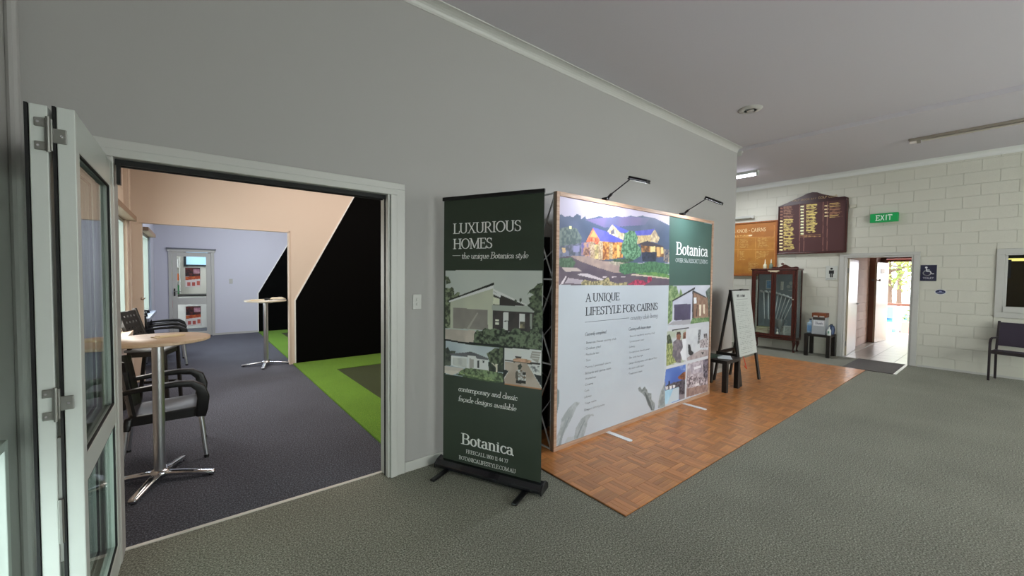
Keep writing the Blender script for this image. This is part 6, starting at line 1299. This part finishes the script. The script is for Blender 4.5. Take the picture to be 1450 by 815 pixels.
# ------------------------------------------------------------------ bar tables
def bar_table(label, loc, rz, hgt, rad, topm):
    t = thing('bar_table', label, 'table', loc, rz, None)
    MB().lathe([(0, hgt-.024), (rad-.006, hgt-.024), (rad, hgt-.02), (rad, hgt-.004), (rad-.004, hgt), (0, hgt)], 48).build('tabletop', topm, t, smooth=True)
    MB().lathe([(0, hgt-.05), (.11, hgt-.05), (.11, hgt-.0245), (0, hgt-.0245)], 20).build('top_plate', STEEL, t)
    MB().tube([(0, 0, .05), (0, 0, hgt-.045)], .036, 20).build('pole', ALU, t, smooth=True)
    MB().lathe([(0, .03), (.05, .03), (.06, .045), (.06, .07), (.045, .085), (0, .085)], 20).build('hub', CHROME, t, smooth=True)
    for k in range(4):
        a = k*math.pi/2; c, s_ = math.cos(a), math.sin(a); sd = (-s_, c, 0)
        MB().ribbon([(c*.04, s_*.04, .055), (c*.15, s_*.15, .045), (c*.34, s_*.34, .022), (c*.36, s_*.36, .018)], [.07, .055, .055, .045], .03, sd).build('foot', CHROME, t, bevel=.01, seg=3, smooth=True)
        MB().lathe([(0, 0), (.018, 0), (.018, .012), (0, .012)], 12, (c*.335, s_*.335, 0)).build('glide', RUBBER, t)
    return t
bar_table('tall round beech-topped bar table on chrome foot, nearest the folding doors', (-.2, 4.04, 0), math.radians(-22), 1.09, .322, BEECH)
bar_table('tall round pale bar table beside the partition opening and green turf', (1.0, 7.98, 0), math.radians(-15), 1.12, .31, mat('pale_laminate', 'd8d0bc', .4))
o = MB().box(-.09, .09, -.05, .05, 0, .004).box(-.06, .10, -.03, .06, .004, .007).build('leaflet', mat('cream_paper', 'e8d4a8', .6)); o.location = (-.14, 4.1, 1.0905); o.rotation_euler = (0, 0, .4); tag(o, 'small cream leaflet lying on the near bar table', 'leaflet')
o = MB().box(-.13, .13, -.06, .06, 0, .012).build('folded_paper', mat('cream_paper', 'e8d4a8', .6), bevel=.004); o.location = (.9, 7.95, 1.1205); o.rotation_euler = (0, 0, .2); tag(o, 'folded cream papers on the left half of the far bar table', 'paper')
t = thing('sunglasses', 'dark folded glasses beside the papers on the far bar table', 'glasses', (1.03, 7.9, 1.1205), .2)
MB().tube([(-.06, 0, .02), (-.02, -.01, .02), (.02, -.01, .02), (.06, 0, .02)], .008, 8).build('frame', BLACKP, t, smooth=True); MB().box(-.06, -.01, -.012, -.008, .0, .035).box(.01, .06, -.012, -.008, 0, .035).build_each('lens', BLACKP, t, bevel=.003); MB().tube([(-.06, 0, .01), (.05, .03, .01)], .004, 6).tube([(.06, 0, .006), (-.04, .04, .006)], .004, 6).build_each('temple', BLACKP, t)
ds = MB(); rr = random.Random(4)
gp = [[Vector((-.12+.24*i/6, -.07+.14*j/5, .006+.028*rr.random()*(1 if 0 < i < 6 and 0 < j < 5 else .15))) for i in range(7)] for j in range(6)]
vs = [p_ for row_ in gp for p_ in row_]; ds.add(vs, [(j*7+i, j*7+i+1, (j+1)*7+i+1, (j+1)*7+i) for j in range(5) for i in range(6)])
o = ds.build('crumpled_cloth', mat('cream_cloth', 'e4d8bc', .8), smooth=True); sb = o.modifiers.new('thick', 'SOLIDIFY'); sb.thickness = .006; sb.offset = -1
o.location = (1.17, 7.95, 1.128); tag(o, 'crumpled cream cloth at the right edge of the far bar table', 'cloth')

# ------------------------------------------------------------------ chairs
def armchair(label, loc, rz):
    t = thing('armchair', label, 'chair', loc, rz, None)
    # faces +x; seat
    st = MB(); n = 9; top = []; 
    for i in range(n):
        for j in range(n):
            u, v = i/(n-1), j/(n-1); x_ = -.23+.46*u; y_ = (v-.5)*(.46+.02*u); z_ = .435-.025*math.sin(math.pi*u)*math.sin(math.pi*v)+.01*u; top.append((x_, y_, z_))
    bot = [(x_, y_, z_-.022) for x_, y_, z_ in top]
    fs = [(i*n+j, (i+1)*n+j, (i+1)*n+j+1, i*n+j+1) for i in range(n-1) for j in range(n-1)]
    fs += [tuple(k+n*n for k in f[::-1]) for f in fs]
    rim = [j for j in range(n)]+[i*n+n-1 for i in range(1, n)]+[(n-1)*n+j for j in range(n-2, -1, -1)]+[i*n for i in range(n-2, 0, -1)]
    fs += [(rim[k], rim[(k+1) % len(rim)], rim[(k+1) % len(rim)]+n*n, rim[k]+n*n) for k in range(len(rim))]
    st.add(top+bot, fs).build('seat', mat('seat_plastic', '2a2a2d', .3), t, bevel=.006, smooth=True)
    MB().box(-.23, .225, -.235, -.215, .36, .432).box(-.23, .225, .215, .235, .36, .432).box(.205, .225, -.215, .215, .37, .425).box(-.23, -.21, -.215, .215, .37, .425).build('seat_apron', BLACKP, t, bevel=.006)
    # curved back with slots
    bk = MB(); N_ = 15
    def bp(u, v, d): # u across -1..1, v up 0..1
        x_ = -.225-.07*v+.05*(u*u)-d; y_ = u*(.225+.015*v-.05*max(0, v-.8)*5*abs(u)); z_ = .40+.49*v-.02*u*u*v; return (x_, y_, z_)
    cols = [-1, -.8, -.62, -.5, -.32, -.2, -.06, .06, .2, .32, .5, .62, .8, 1]; rows_ = [0, .12, .3, .5, .7, .85, .95, 1]
    for i in range(len(cols)-1):
        slot = i in (2, 4, 6, 8, 10)
        for j in range(len(rows_)-1):
            if slot and 2 <= j <= 3: continue
            a, b, c, d = cols[i], cols[i+1], rows_[j], rows_[j+1]
            q = [bp(a, c, 0), bp(b, c, 0), bp(b, d, 0), bp(a, d, 0), bp(a, c, .02), bp(b, c, .02), bp(b, d, .02), bp(a, d, .02)]
            bk.add(q, [(0,1,2,3),(7,6,5,4),(0,4,5,1),(1,5,6,2),(2,6,7,3),(3,7,4,0)])
    bk.build('backrest', BLACKP, t, fix=False)
    for s_ in (-1, 1):
        y_ = s_*.262
        MB().ribbon([(-.30, y_-s_*.03, .62), (-.22, y_-s_*.01, .645), (-.08, y_, .66), (.08, y_, .665), (.17, y_, .655), (.225, y_, .61), (.245, y_, .53), (.235, y_-s_*.01, .43), (.225, y_-s_*.015, .36)], [.05, .055, .06, .065, .065, .065, .065, .06, .055], [.03, .034, .04, .046, .055, .07, .085, .085, .07], (0, 1, 0)).build('arm', BLACKP, t, bevel=.01, seg=3, smooth=True)
        MB().ribbon([(-.225, s_*.225, .43), (-.235, s_*.232, .36), (-.24, s_*.236, .33)], .05, .05, (0, 1, 0)).build('leg_socket', BLACKP, t, bevel=.012, smooth=True)
        for x_, x2 in ((-.235, -.275), (.225, .26)):
            MB().tube([(x_, s_*.235, .37), (x2, s_*.262, .02)], .0175, 12).build('leg', ALU, t, smooth=True)
            MB().tube([(x2-.0005, s_*.2625, .024), (x2, s_*.263, 0)], .018, 10).build('foot_cap', RUBBER, t)
    return t
a1 = armchair('black plastic armchair with aluminium legs behind the near bar table', (-.17, 4.57, 0), 0)
dup(a1, (-.33, 9.0, 0), .02, 'nearer of two black armchairs seen through the partition opening')
dup(a1, (-.36, 9.75, 0), -.04, 'farther of two black armchairs seen through the partition opening')
t = thing('bar_stool', 'tall black stool-chair with round holes down its back, by the window', 'stool', (-.36, 6.45, 0), -.3)
for s_ in (-1, 1):
    MB().ribbon([(-.21, s_*.19, 0), (-.15, s_*.19, .60), (-.14, s_*.19, .78), (-.245, s_*.19, 1.14)], .035, .035, (0, 1, 0)).build('rear_leg', BLACKWOOD, t, bevel=.004)
    MB().ribbon([(.20, s_*.19, 0), (.175, s_*.19, .655)], .035, .035, (0, 1, 0)).build('front_leg', BLACKWOOD, t, bevel=.004)
    MB().box(-.165, .17, s_*.19-.012, s_*.19+.012, .2, .235).build('side_stretcher', BLACKWOOD, t, bevel=.003); MB().box(-.15, .16, s_*.19-.012, s_*.19+.012, .60, .655).build('seat_rail', BLACKWOOD, t)
MB().box(.17, .195, -.172, .172, .2, .235).build('front_stretcher', BLACKWOOD, t); MB().box(.155, .18, -.172, .172, .60, .655).box(-.165, -.14, -.172, .172, .6, .655).build_each('end_rail', BLACKWOOD, t)
MB().box(-.19, .20, -.215, .215, .657, .69).build('seat_pad', mat('grey_cushion', '6a6c6c', .6), t, bevel=.012, seg=3)
bk = MB(); cs = [-.17+.34*i/14 for i in range(15)]; rs = [.80+.32*j/14 for j in range(15)]
for i in range(14):
    for j in range(14):
        if i in (2, 5, 8, 11) and j in (2, 5, 8, 11): continue
        fx_ = lambda z: -.135-.31*(z-.8); z0, z1 = rs[j], rs[j+1]
        q = [(fx_(z)-d, y_, z) for d in (0, .02) for (y_, z) in ((cs[i], z0), (cs[i+1], z0), (cs[i+1], z1), (cs[i], z1))]
        bk.add(q, [(0,1,2,3),(7,6,5,4),(0,4,5,1),(1,5,6,2),(2,6,7,3),(3,7,4,0)])
bk.build('pierced_backrest', BLACKWOOD, t, fix=False)
# chair at the right edge
t = thing('patio_armchair', 'dark brown sling armchair against the block wall below the framed window', 'chair', (9.944, -.117, 0), -.21)
BR = mat('dark_bronze_tube', '2c2428', .4); SL = mat('dark_sling_mesh', '352c3c', .7, bump=.4, bscale=300)
for s_ in (-1, 1):
    y_ = s_*.3
    MB().ribbon([(-.16, y_, 0), (-.16, y_, .60), (-.13, y_, .655), (-.08, y_, .67), (.20, y_, .66)], .028, .022, (0, 1, 0)).build('arm_and_front_leg', BR, t, bevel=.004)
    MB().ribbon([(.14, y_, 0), (.13, y_, .42), (.17, y_, .66), (.22, y_, .93)], .028, .024, (0, 1, 0)).build('rear_leg', BR, t, bevel=.004)
    MB().box(-.15, .14, y_-.012, y_+.012, .43, .475).build('side_rail', BR, t, bevel=.004)
MB().box(-.15, .13, -.286, .286, .445, .475).build('seat', SL, t, bevel=.006); MB().box(-.175, -.15, -.286, .286, .43, .48).build('front_rail', BR, t, bevel=.006)
MB().add([(.135,-.286,.54),(.135,.286,.54),(.215,.286,.91),(.215,-.286,.91),(.15,-.286,.54),(.15,.286,.54),(.23,.286,.91),(.23,-.286,.91)], [(0,1,2,3),(7,6,5,4),(0,4,5,1),(1,5,6,2),(2,6,7,3),(3,7,4,0)]).build('backrest', SL, t)

# ------------------------------------------------------------------ small tables, easel
def side_table(label, loc, sx, sy, hgt):
    t = thing('side_table', label, 'table', loc, 0, None)
    MB().box(-sx/2, sx/2, -sy/2, sy/2, hgt-.045, hgt).build('tabletop', BLACKWOOD, t, bevel=.002)
    for a in (-1, 1):
        for b in (-1, 1): MB().box(a*(sx/2-.032)-.031, a*(sx/2-.032)+.031, b*(sy/2-.032)-.031, b*(sy/2-.032)+.031, 0, hgt-.045).build('leg', BLACKWOOD, t, bevel=.002)
    return t
side_table('low black square table beside the display, papers on top', (5.89, 2.62, 0), .44, .44, .45)
side_table('low black table beside the toilet door with suggestion box on it', (10.06, 2.455, 0), .42, .43, .45)
o = MB().box(-.13, .13, -.09, .09, 0, .006).build('paper_pile', mat('white_paper', 'd6dce2', .6)); o.location = (5.93, 2.55, .4505); o.rotation_euler = (0, 0, .5); tag(o, 'white papers lying on the low table beside the display', 'paper')
o = MB().box(-.14, .14, -.1, .1, 0, .01).build('green_folder', mat('green_folder', '31473a', .5)); o.location = (5.85, 2.72, .4505); o.rotation_euler = (0, 0, -.2); tag(o, 'dark green folder behind the papers on the low table', 'folder')
t = thing('easel_sign', 'black A-frame easel with a white printed notice sheet', 'easel', (6.55, 2.62, 0))
EX = .34
for s_ in (-1, 1):
    MB().ribbon([(s_*(EX), -.19, 0), (s_*(EX-.05), -.0, 1.40)], .065, .026, (1, 0, 0)).build('front_leg', BLACKWOOD, t, bevel=.003)
    MB().ribbon([(s_*(EX-.06), .22, 0), (s_*(EX-.10), .03, 1.38)], .055, .024, (1, 0, 0)).build('rear_leg', BLACKWOOD, t, bevel=.003)
    MB().box(s_*(EX-.03)-.008, s_*(EX-.03)+.008, -.135, .18, .42, .47).build('side_brace', BLACKWOOD, t, bevel=.002)
MB().box(-EX+.08, EX-.08, .15, .17, .42, .47).build('rear_brace', BLACKWOOD, t); MB().box(-EX+.04, EX-.04, -.012, .03, 1.36, 1.405).build('top_bar', BLACKWOOD, t)
Tm = Matrix.Translation((0, -.19-.014, 0)) @ Matrix.Rotation(-math.atan2(.19, 1.4), 4, 'X')
MB().box(-.30, .33, -.006, .0, .43, 1.40).xf(Tm).build('notice_board', mat('board_white', 'b9bdb9', .6), t, bevel=.002)
nops = []
rr = random.Random(9)
for k in range(30):
    v = .47+k*.026
    nops.append(('P', [(-.24, v), (-.24+.5*rr.uniform(.75, 1), v), (-.24+.5*rr.uniform(.75, 1), v+.009), (-.24, v+.009)], '8e9490', 'b9bdb9', .02))
nops += [('P', [(-.17, 1.30), (-.09, 1.30), (-.09, 1.345), (-.17, 1.345)], '3a3c3e', '8a8c8a', .015), ('P', [(-.06, 1.30), (.12, 1.30), (.12, 1.34), (-.06, 1.34)], '3a3c3e', '9a9c9a', .02), ('P', [(-.2, 1.265), (.2, 1.268), (.2, 1.274), (-.2, 1.272)], '7a7e7c')]
canvas('printed_notice', 'bcc0bc', nops, -.29, .32, .44, 1.39, .006, lambda u, v: tuple(Tm @ Vector((u, -.0075, v))), PRINTB, t)
MB().box(-.02, .05, -.02, .01, 1.40, 1.425).xf(Tm).build('bulldog_clip', BLACKP, t)
o = MB().tube([(6.30, 2.44, .43), (6.27, 2.40, .34), (6.22, 2.36, .28), (6.16, 2.37, .33)], .006, 8).build('marker_cord', mat('orange_red', 'd8492a', .5), smooth=True); tag(o, 'short orange-red cord dangling below the notice on the easel', 'cord')

# things on the table by the toilet door
TT = .4505
t = thing('suggestion_box', 'clear acrylic box with brown lid and white label on the side table', 'box', (10.03, 2.45, TT))
ACR = mat('frosted_acrylic', 'aab0b4', .3)
MB().box(-.1, .1, -.115, .115, 0, .34).build('box_body', ACR, t, bevel=.006)
MB().box(-.105, .105, -.12, .12, .345, .43).build('lid', mat('brown_lid', '7a4428', .5), t, bevel=.006); MB().box(-.108, -.1055, -.09, -.01, .35, .375).box(-.108, -.1055, .02, .09, .35, .375).build_each('white_tab', TRIM, t)
MB().box(-.103, -.1005, -.09, .09, .17, .28).build('label_card', mat('white_card', 'dce0e4', .5), t); lettering('printed_word', [('Thanks', 'italic', -.07, .205, .14, .045, '25305a', 0)], lambda u, v: (-.1045, -u, v), t)
MB().box(-.102, -.1005, -.1, .1, .29, .34).build('dark_band', mat('box_band_brown', '4a4440', .6), t)  # darker brown band just below the lid
t = thing('water_jug', 'pale blue plastic bottle standing left on the side table', 'bottle', (10.06, 2.62, TT))
MB().box(-.07, .07, -.045, .045, 0, .22).build('body', mat('pale_blue_plastic', 'a8c4d8', .35), t, bevel=.02, seg=3, smooth=True); MB().lathe([(.03, .22), (.018, .25), (.018, .27), (0, .27)], 16).build('neck', mat('pale_blue_plastic', 'a8c4d8', .35), t, smooth=True); MB().lathe([(0, .27), (.022, .27), (.022, .295), (0, .295)], 16).build('cap', mat('dark_cap', '2a2c34', .4), t); MB().box(-.0725, -.0705, -.035, .035, .05, .16).build('label', mat('label_blue', '6f9cc8', .5), t)
t = thing('blue_bowl', 'dark blue round tub behind the white spray bottle on the side table', 'tub', (10.14, 2.29, TT))
MB().lathe([(0, 0), (.05, 0), (.06, .1), (.045, .17), (.02, .19), (0, .19)], 24).build('tub', mat('dark_blue_plastic', '34486e', .4), t, smooth=True); MB().lathe([(0, .19), (.024, .19), (.02, .21), (0, .21)], 14).build('knob', mat('dark_cap', '2a2c34', .4), t)
t = thing('spray_bottle', 'small white bottle standing right on the side table', 'bottle', (9.94, 2.28, TT))
MB().lathe([(0, 0), (.034, 0), (.036, .01), (.036, .1), (.012, .135), (.012, .155), (0, .155)], 20).build('body', mat('milk_plastic', 'c9d0cc', .4), t, smooth=True); MB().lathe([(0, .155), (.014, .155), (.014, .175), (0, .175)], 14).build('cap', TRIM, t); MB().box(-.038, -.0365, -.014, .014, .04, .09).build('label', mat('label_green', '5c8a7a', .5), t)

# ------------------------------------------------------------------ trophy cabinet
CX0, CX1, CY0, CY1, CZ0, CZ1 = 9.93, 10.262, 2.84, 3.72, .25, 1.75
t = thing('display_cabinet', 'mahogany glass-fronted cabinet on curved legs holding golf clubs', 'cabinet', (10.11, 3.28, 0))
P = lambda mb, nm, mt, **k: part_at(mb, nm, mt, t, **k)
P(MB().box(CX0, CX1, CY0, CY1, CZ0, CZ0+.05), 'bottom_board', MAHOG, bevel=.004); P(MB().box(CX0-.015, CX1, CY0-.015, CY1+.015, CZ1, CZ1+.035), 'top_board', MAHOG, bevel=.006)
P(MB().box(CX1-.012, CX1, CY0+.02, CY1-.02, CZ0+.05, CZ1), 'back_panel', mat('slate_backing', '88929a', .8))
for y_ in (CY0, CY1-.04):
    P(MB().box(CX0, CX0+.04, y_, y_+.04, CZ0+.05, CZ1), 'corner_post', MAHOG, bevel=.004); P(MB().box(CX1-.03, CX1-.0, y_, y_+.02, CZ0+.05, CZ1), 'corner_post', MAHOG)
P(MB().box(CX0+.05, CX1-.04, CY0+.008, CY0+.012, CZ0+.05, CZ1), 'side_glass', GLASS); P(MB().box(CX0+.05, CX1-.04, CY1-.012, CY1-.008, CZ0+.05, CZ1), 'side_glass', GLASS)
ym = (CY0+CY1)/2
for a, b in ((CY0+.042, ym-.002), (ym+.002, CY1-.042)):
    d = MB().box(CX0-.008, CX0+.018, a, a+.045, CZ0+.055, CZ1-.005).box(CX0-.008, CX0+.018, b-.045, b, CZ0+.055, CZ1-.005).box(CX0-.008, CX0+.018, a+.045, b-.045, CZ0+.055, CZ0+.11).box(CX0-.008, CX0+.018, a+.045, b-.045, CZ1-.09, CZ1-.005)
    dd = P(d, 'cabinet_door', MAHOG, bevel=.003)
    g_ = MB().box(CX0+.003, CX0+.007, a+.045, b-.045, CZ0+.11, CZ1-.09); g_.v = [tuple(Vector(v)-t.location) for v in g_.v]; g_.build('glass_pane', GLASS, dd)
P(MB().box(CX0-.02, CX0-.009, ym-.11, ym+.11, CZ1-.03, CZ1-.005).box(CX0-.02, CX0-.009, ym-.07, ym+.07, CZ1-.045, CZ1-.03), 'carved_badge', mat('pale_gilt', 'c9b89a', .5), bevel=.003)
P(MB().tube([(CX0-.03, CY0+.065, 1.13), (CX0-.008, CY0+.065, 1.13)], .012, 10), 'door_knob', mat('pale_knob', 'cfc8b0', .3), smooth=True)
for y_, s_ in ((CY0+.05, -1), (CY1-.05, 1)):
    for x_ in (CX0+.05, CX1-.05):
        P(MB().tube([(x_, y_, CZ0+.01), (x_-.01, y_+s_*.015, .19), (x_, y_+s_*.0, .10), (x_, y_-s_*.005, .045), (x_-.01, y_+s_*.012, .0)], [.035, .032, .016, .013, .024], 10), 'cabriole_leg', MAHOG, smooth=True)
ped = [(CY0+.0, 1.787), (CY0+.5, 1.787)]+[(CY0+.5-.5*k/20, 1.787+.014+.07*math.sin(math.pi*k/20)**.6*(.6+.4*math.cos(k*.63))) for k in range(21)]
P(MB().prism([(q[0], q[1]) for q in ped], lambda u, v: (CX0+.05, u, v), lambda u, v: (CX0+.075, u, v)), 'carved_pediment', MAHOG)
P(MB().lathe([(0, 0), (.02, 0), (.03, .02), (.03, .035), (.0, .05)], 14, (CX0+.0625, CY0+.3, 1.862)), 'finial', MAHOG, smooth=True)
for y_, c_, lb in ((3.62, 'd6d0b0', 'pale cream small bottle on top of the cabinet at left'), (3.50, '6f7f70', 'grey-green small bottle on top of the cabinet, right of the cream one')):
    b_ = thing('small_bottle', lb, 'bottle', (10.05, y_-.12, CZ1+.0355))
    MB().lathe([(0, 0), (.034, 0), (.036, .01), (.036, .085), (.012, .11), (.010, .13), (0, .13)], 18).build('body', mat('bottle_'+c_, c_, .3), b_, smooth=True)
    MB().lathe([(0, .13), (.012, .13), (.006, .20), (0, .21)], 12).build('pointed_cap', mat('cap_cream', 'dcd6c0', .4), b_, smooth=True)
heads = [(3.56, 1.255), (3.47, 1.25), (3.375, 1.24), (3.27, 1.225), (3.20, 1.20), (3.12, 1.18), (3.05, 1.155), (2.975, 1.125)]
CHROMEC = mat('club_steel', 'dfe2e6', .35, .3)
nm_ = ['leftmost', 'second from the left', 'third from the left', 'fourth from the left', 'fourth from the right', 'third from the right', 'second from the right', 'rightmost']
for k, (y_, z_) in enumerate(heads):
    c = thing('golf_club', 'steel golf club hanging in the cabinet, %s of the eight' % nm_[k], 'golf club', (10.2, y_, z_), 0, 'golf clubs in the cabinet')
    ln = (-.02+.032*(k-1)) if k else -.03
    MB().tube([(0, 0, -.01), (0, ln*1.1+(.0 if k < 2 else .03), -.60)], .008, 8).build('shaft', CHROMEC, c, smooth=True)
    MB().tube([(0, -.01, -.005), (-.005, .02, .012), (-.01, .05, .03), (-.01, .075, .035)], [.01, .02, .026, .012], 10).build('club_head', CHROMEC, c, smooth=True)
def framed(label, loc, w, hh, fc, ic, name='picture_frame'):
    c = thing(name, label, 'picture', loc)
    MB().box(0, .012, -w/2, w/2, 0, hh).build('frame', mat('frame_'+fc, fc, .4), c, bevel=.002)
    MB().box(-.002, -.0005, -w/2+.018, w/2-.018, .018, hh-.018).build('picture', mat('pic_'+ic, ic, .4, noise=.35, nscale=30), c)
    return c
framed('blue landscape picture hung inside the cabinet behind the left door', (10.233, 3.44, 1.33), .19, .20, 'b9c4cc', '6f9cc8')
framed('small narrow white card hung inside the cabinet by the middle post', (10.233, 3.215, 1.32), .05, .18, 'dcdcd8', 'c4c4bc')
framed('white framed square certificate leaning at the cabinet bottom right', (10.02, 2.99, CZ0+.055), .20, .25, 'e6e8e6', 'c2c8c4')
framed('second white frame tucked behind the certificate in the cabinet', (10.06, 3.07, CZ0+.055), .18, .235, 'dfe0dc', 'a8aca8')
c = thing('emblem_plaque', 'pale three-lobed emblem hung in the cabinet behind the right door', 'emblem', (10.249, 3.05, 1.42))
for k in range(3):
    a = math.pi/2+k*2*math.pi/3; e = MB(); e.prism([(.05*math.cos(a)+.036*math.cos(q*math.pi/8), .05*math.sin(a)+.036*math.sin(q*math.pi/8)) for q in range(16)], lambda u, v: (0, u, v), lambda u, v: (-.008, u, v)); e.build('lobe', mat('lobe_silver', 'b4b8ba', .4, .3), c)
MB().prism([(-.05, -.12), (.05, -.12), (.04, -.10), (-.04, -.10)], lambda u, v: (0, u, v), lambda u, v: (-.006, u, v)).build('scroll', mat('lobe_silver', 'b4b8ba', .4, .3), c)
c = thing('trophy_cup', 'silver two-handled trophy cup standing in the cabinet', 'trophy', (10.07, 3.19, CZ0+.055))
MB().lathe([(0, 0), (.06, 0), (.06, .05), (.03, .06), (.012, .09), (.012, .15), (.03, .18), (.075, .24), (.088, .33), (.09, .38), (.086, .38), (.07, .26), (0, .2)], 28).build('cup', mat('trophy_silver', 'a8acb0', .35, .4), c, smooth=True)
for s_ in (-1, 1): MB().tube([(0, s_*.085, .36), (0, s_*.135, .37), (0, s_*.145, .32), (0, s_*.11, .27), (0, s_*.07, .25)], .008, 8).build('handle', mat('trophy_silver', 'a8acb0', .35, .4), c, smooth=True)
c = thing('figurine', 'small white figurine in front of the trophy cup in the cabinet', 'figurine', (9.99, 3.20, CZ0+.055))
MB().lathe([(0, 0), (.04, 0), (.04, .02), (.022, .03), (.03, .07), (.018, .11), (.008, .12), (.02, .135), (.02, .155), (0, .17)], 16).build('figure', mat('porcelain', 'dcdcd8', .3), c, smooth=True)
z_ = CZ0+.0555
for k, (c_, w_, nm) in enumerate((('8a3a28', .26, 'brown-red book, lowest of the flat pile in the cabinet'), ('c8a878', .25, 'tan book, second from the bottom of the pile in the cabinet'), ('e0d4b8', .26, 'cream book, third from the bottom of the pile in the cabinet'), ('a85c38', .22, 'rust-coloured book, second from the top of the pile in the cabinet'), ('9a9a68', .23, 'olive-green book, topmost of the pile in the cabinet'))):
    bo = thing('book', nm, 'book', (10.07, 3.50, z_), .05*((k*7) % 3-1), 'books piled flat in the cabinet')
    MB().box(-.09, .09, -w_/2, w_/2, 0, .004).box(-.09, .09, -w_/2, w_/2, .032, .036).box(.086, .09, -w_/2, w_/2, .004, .032).build('cover', mat('cover_'+c_, c_, .5), bo); MB().box(-.086, .085, -w_/2+.004, w_/2-.004, .0042, .0318).build('pages', mat('pages', 'e4dcc4', .7), bo)
    z_ += .0365
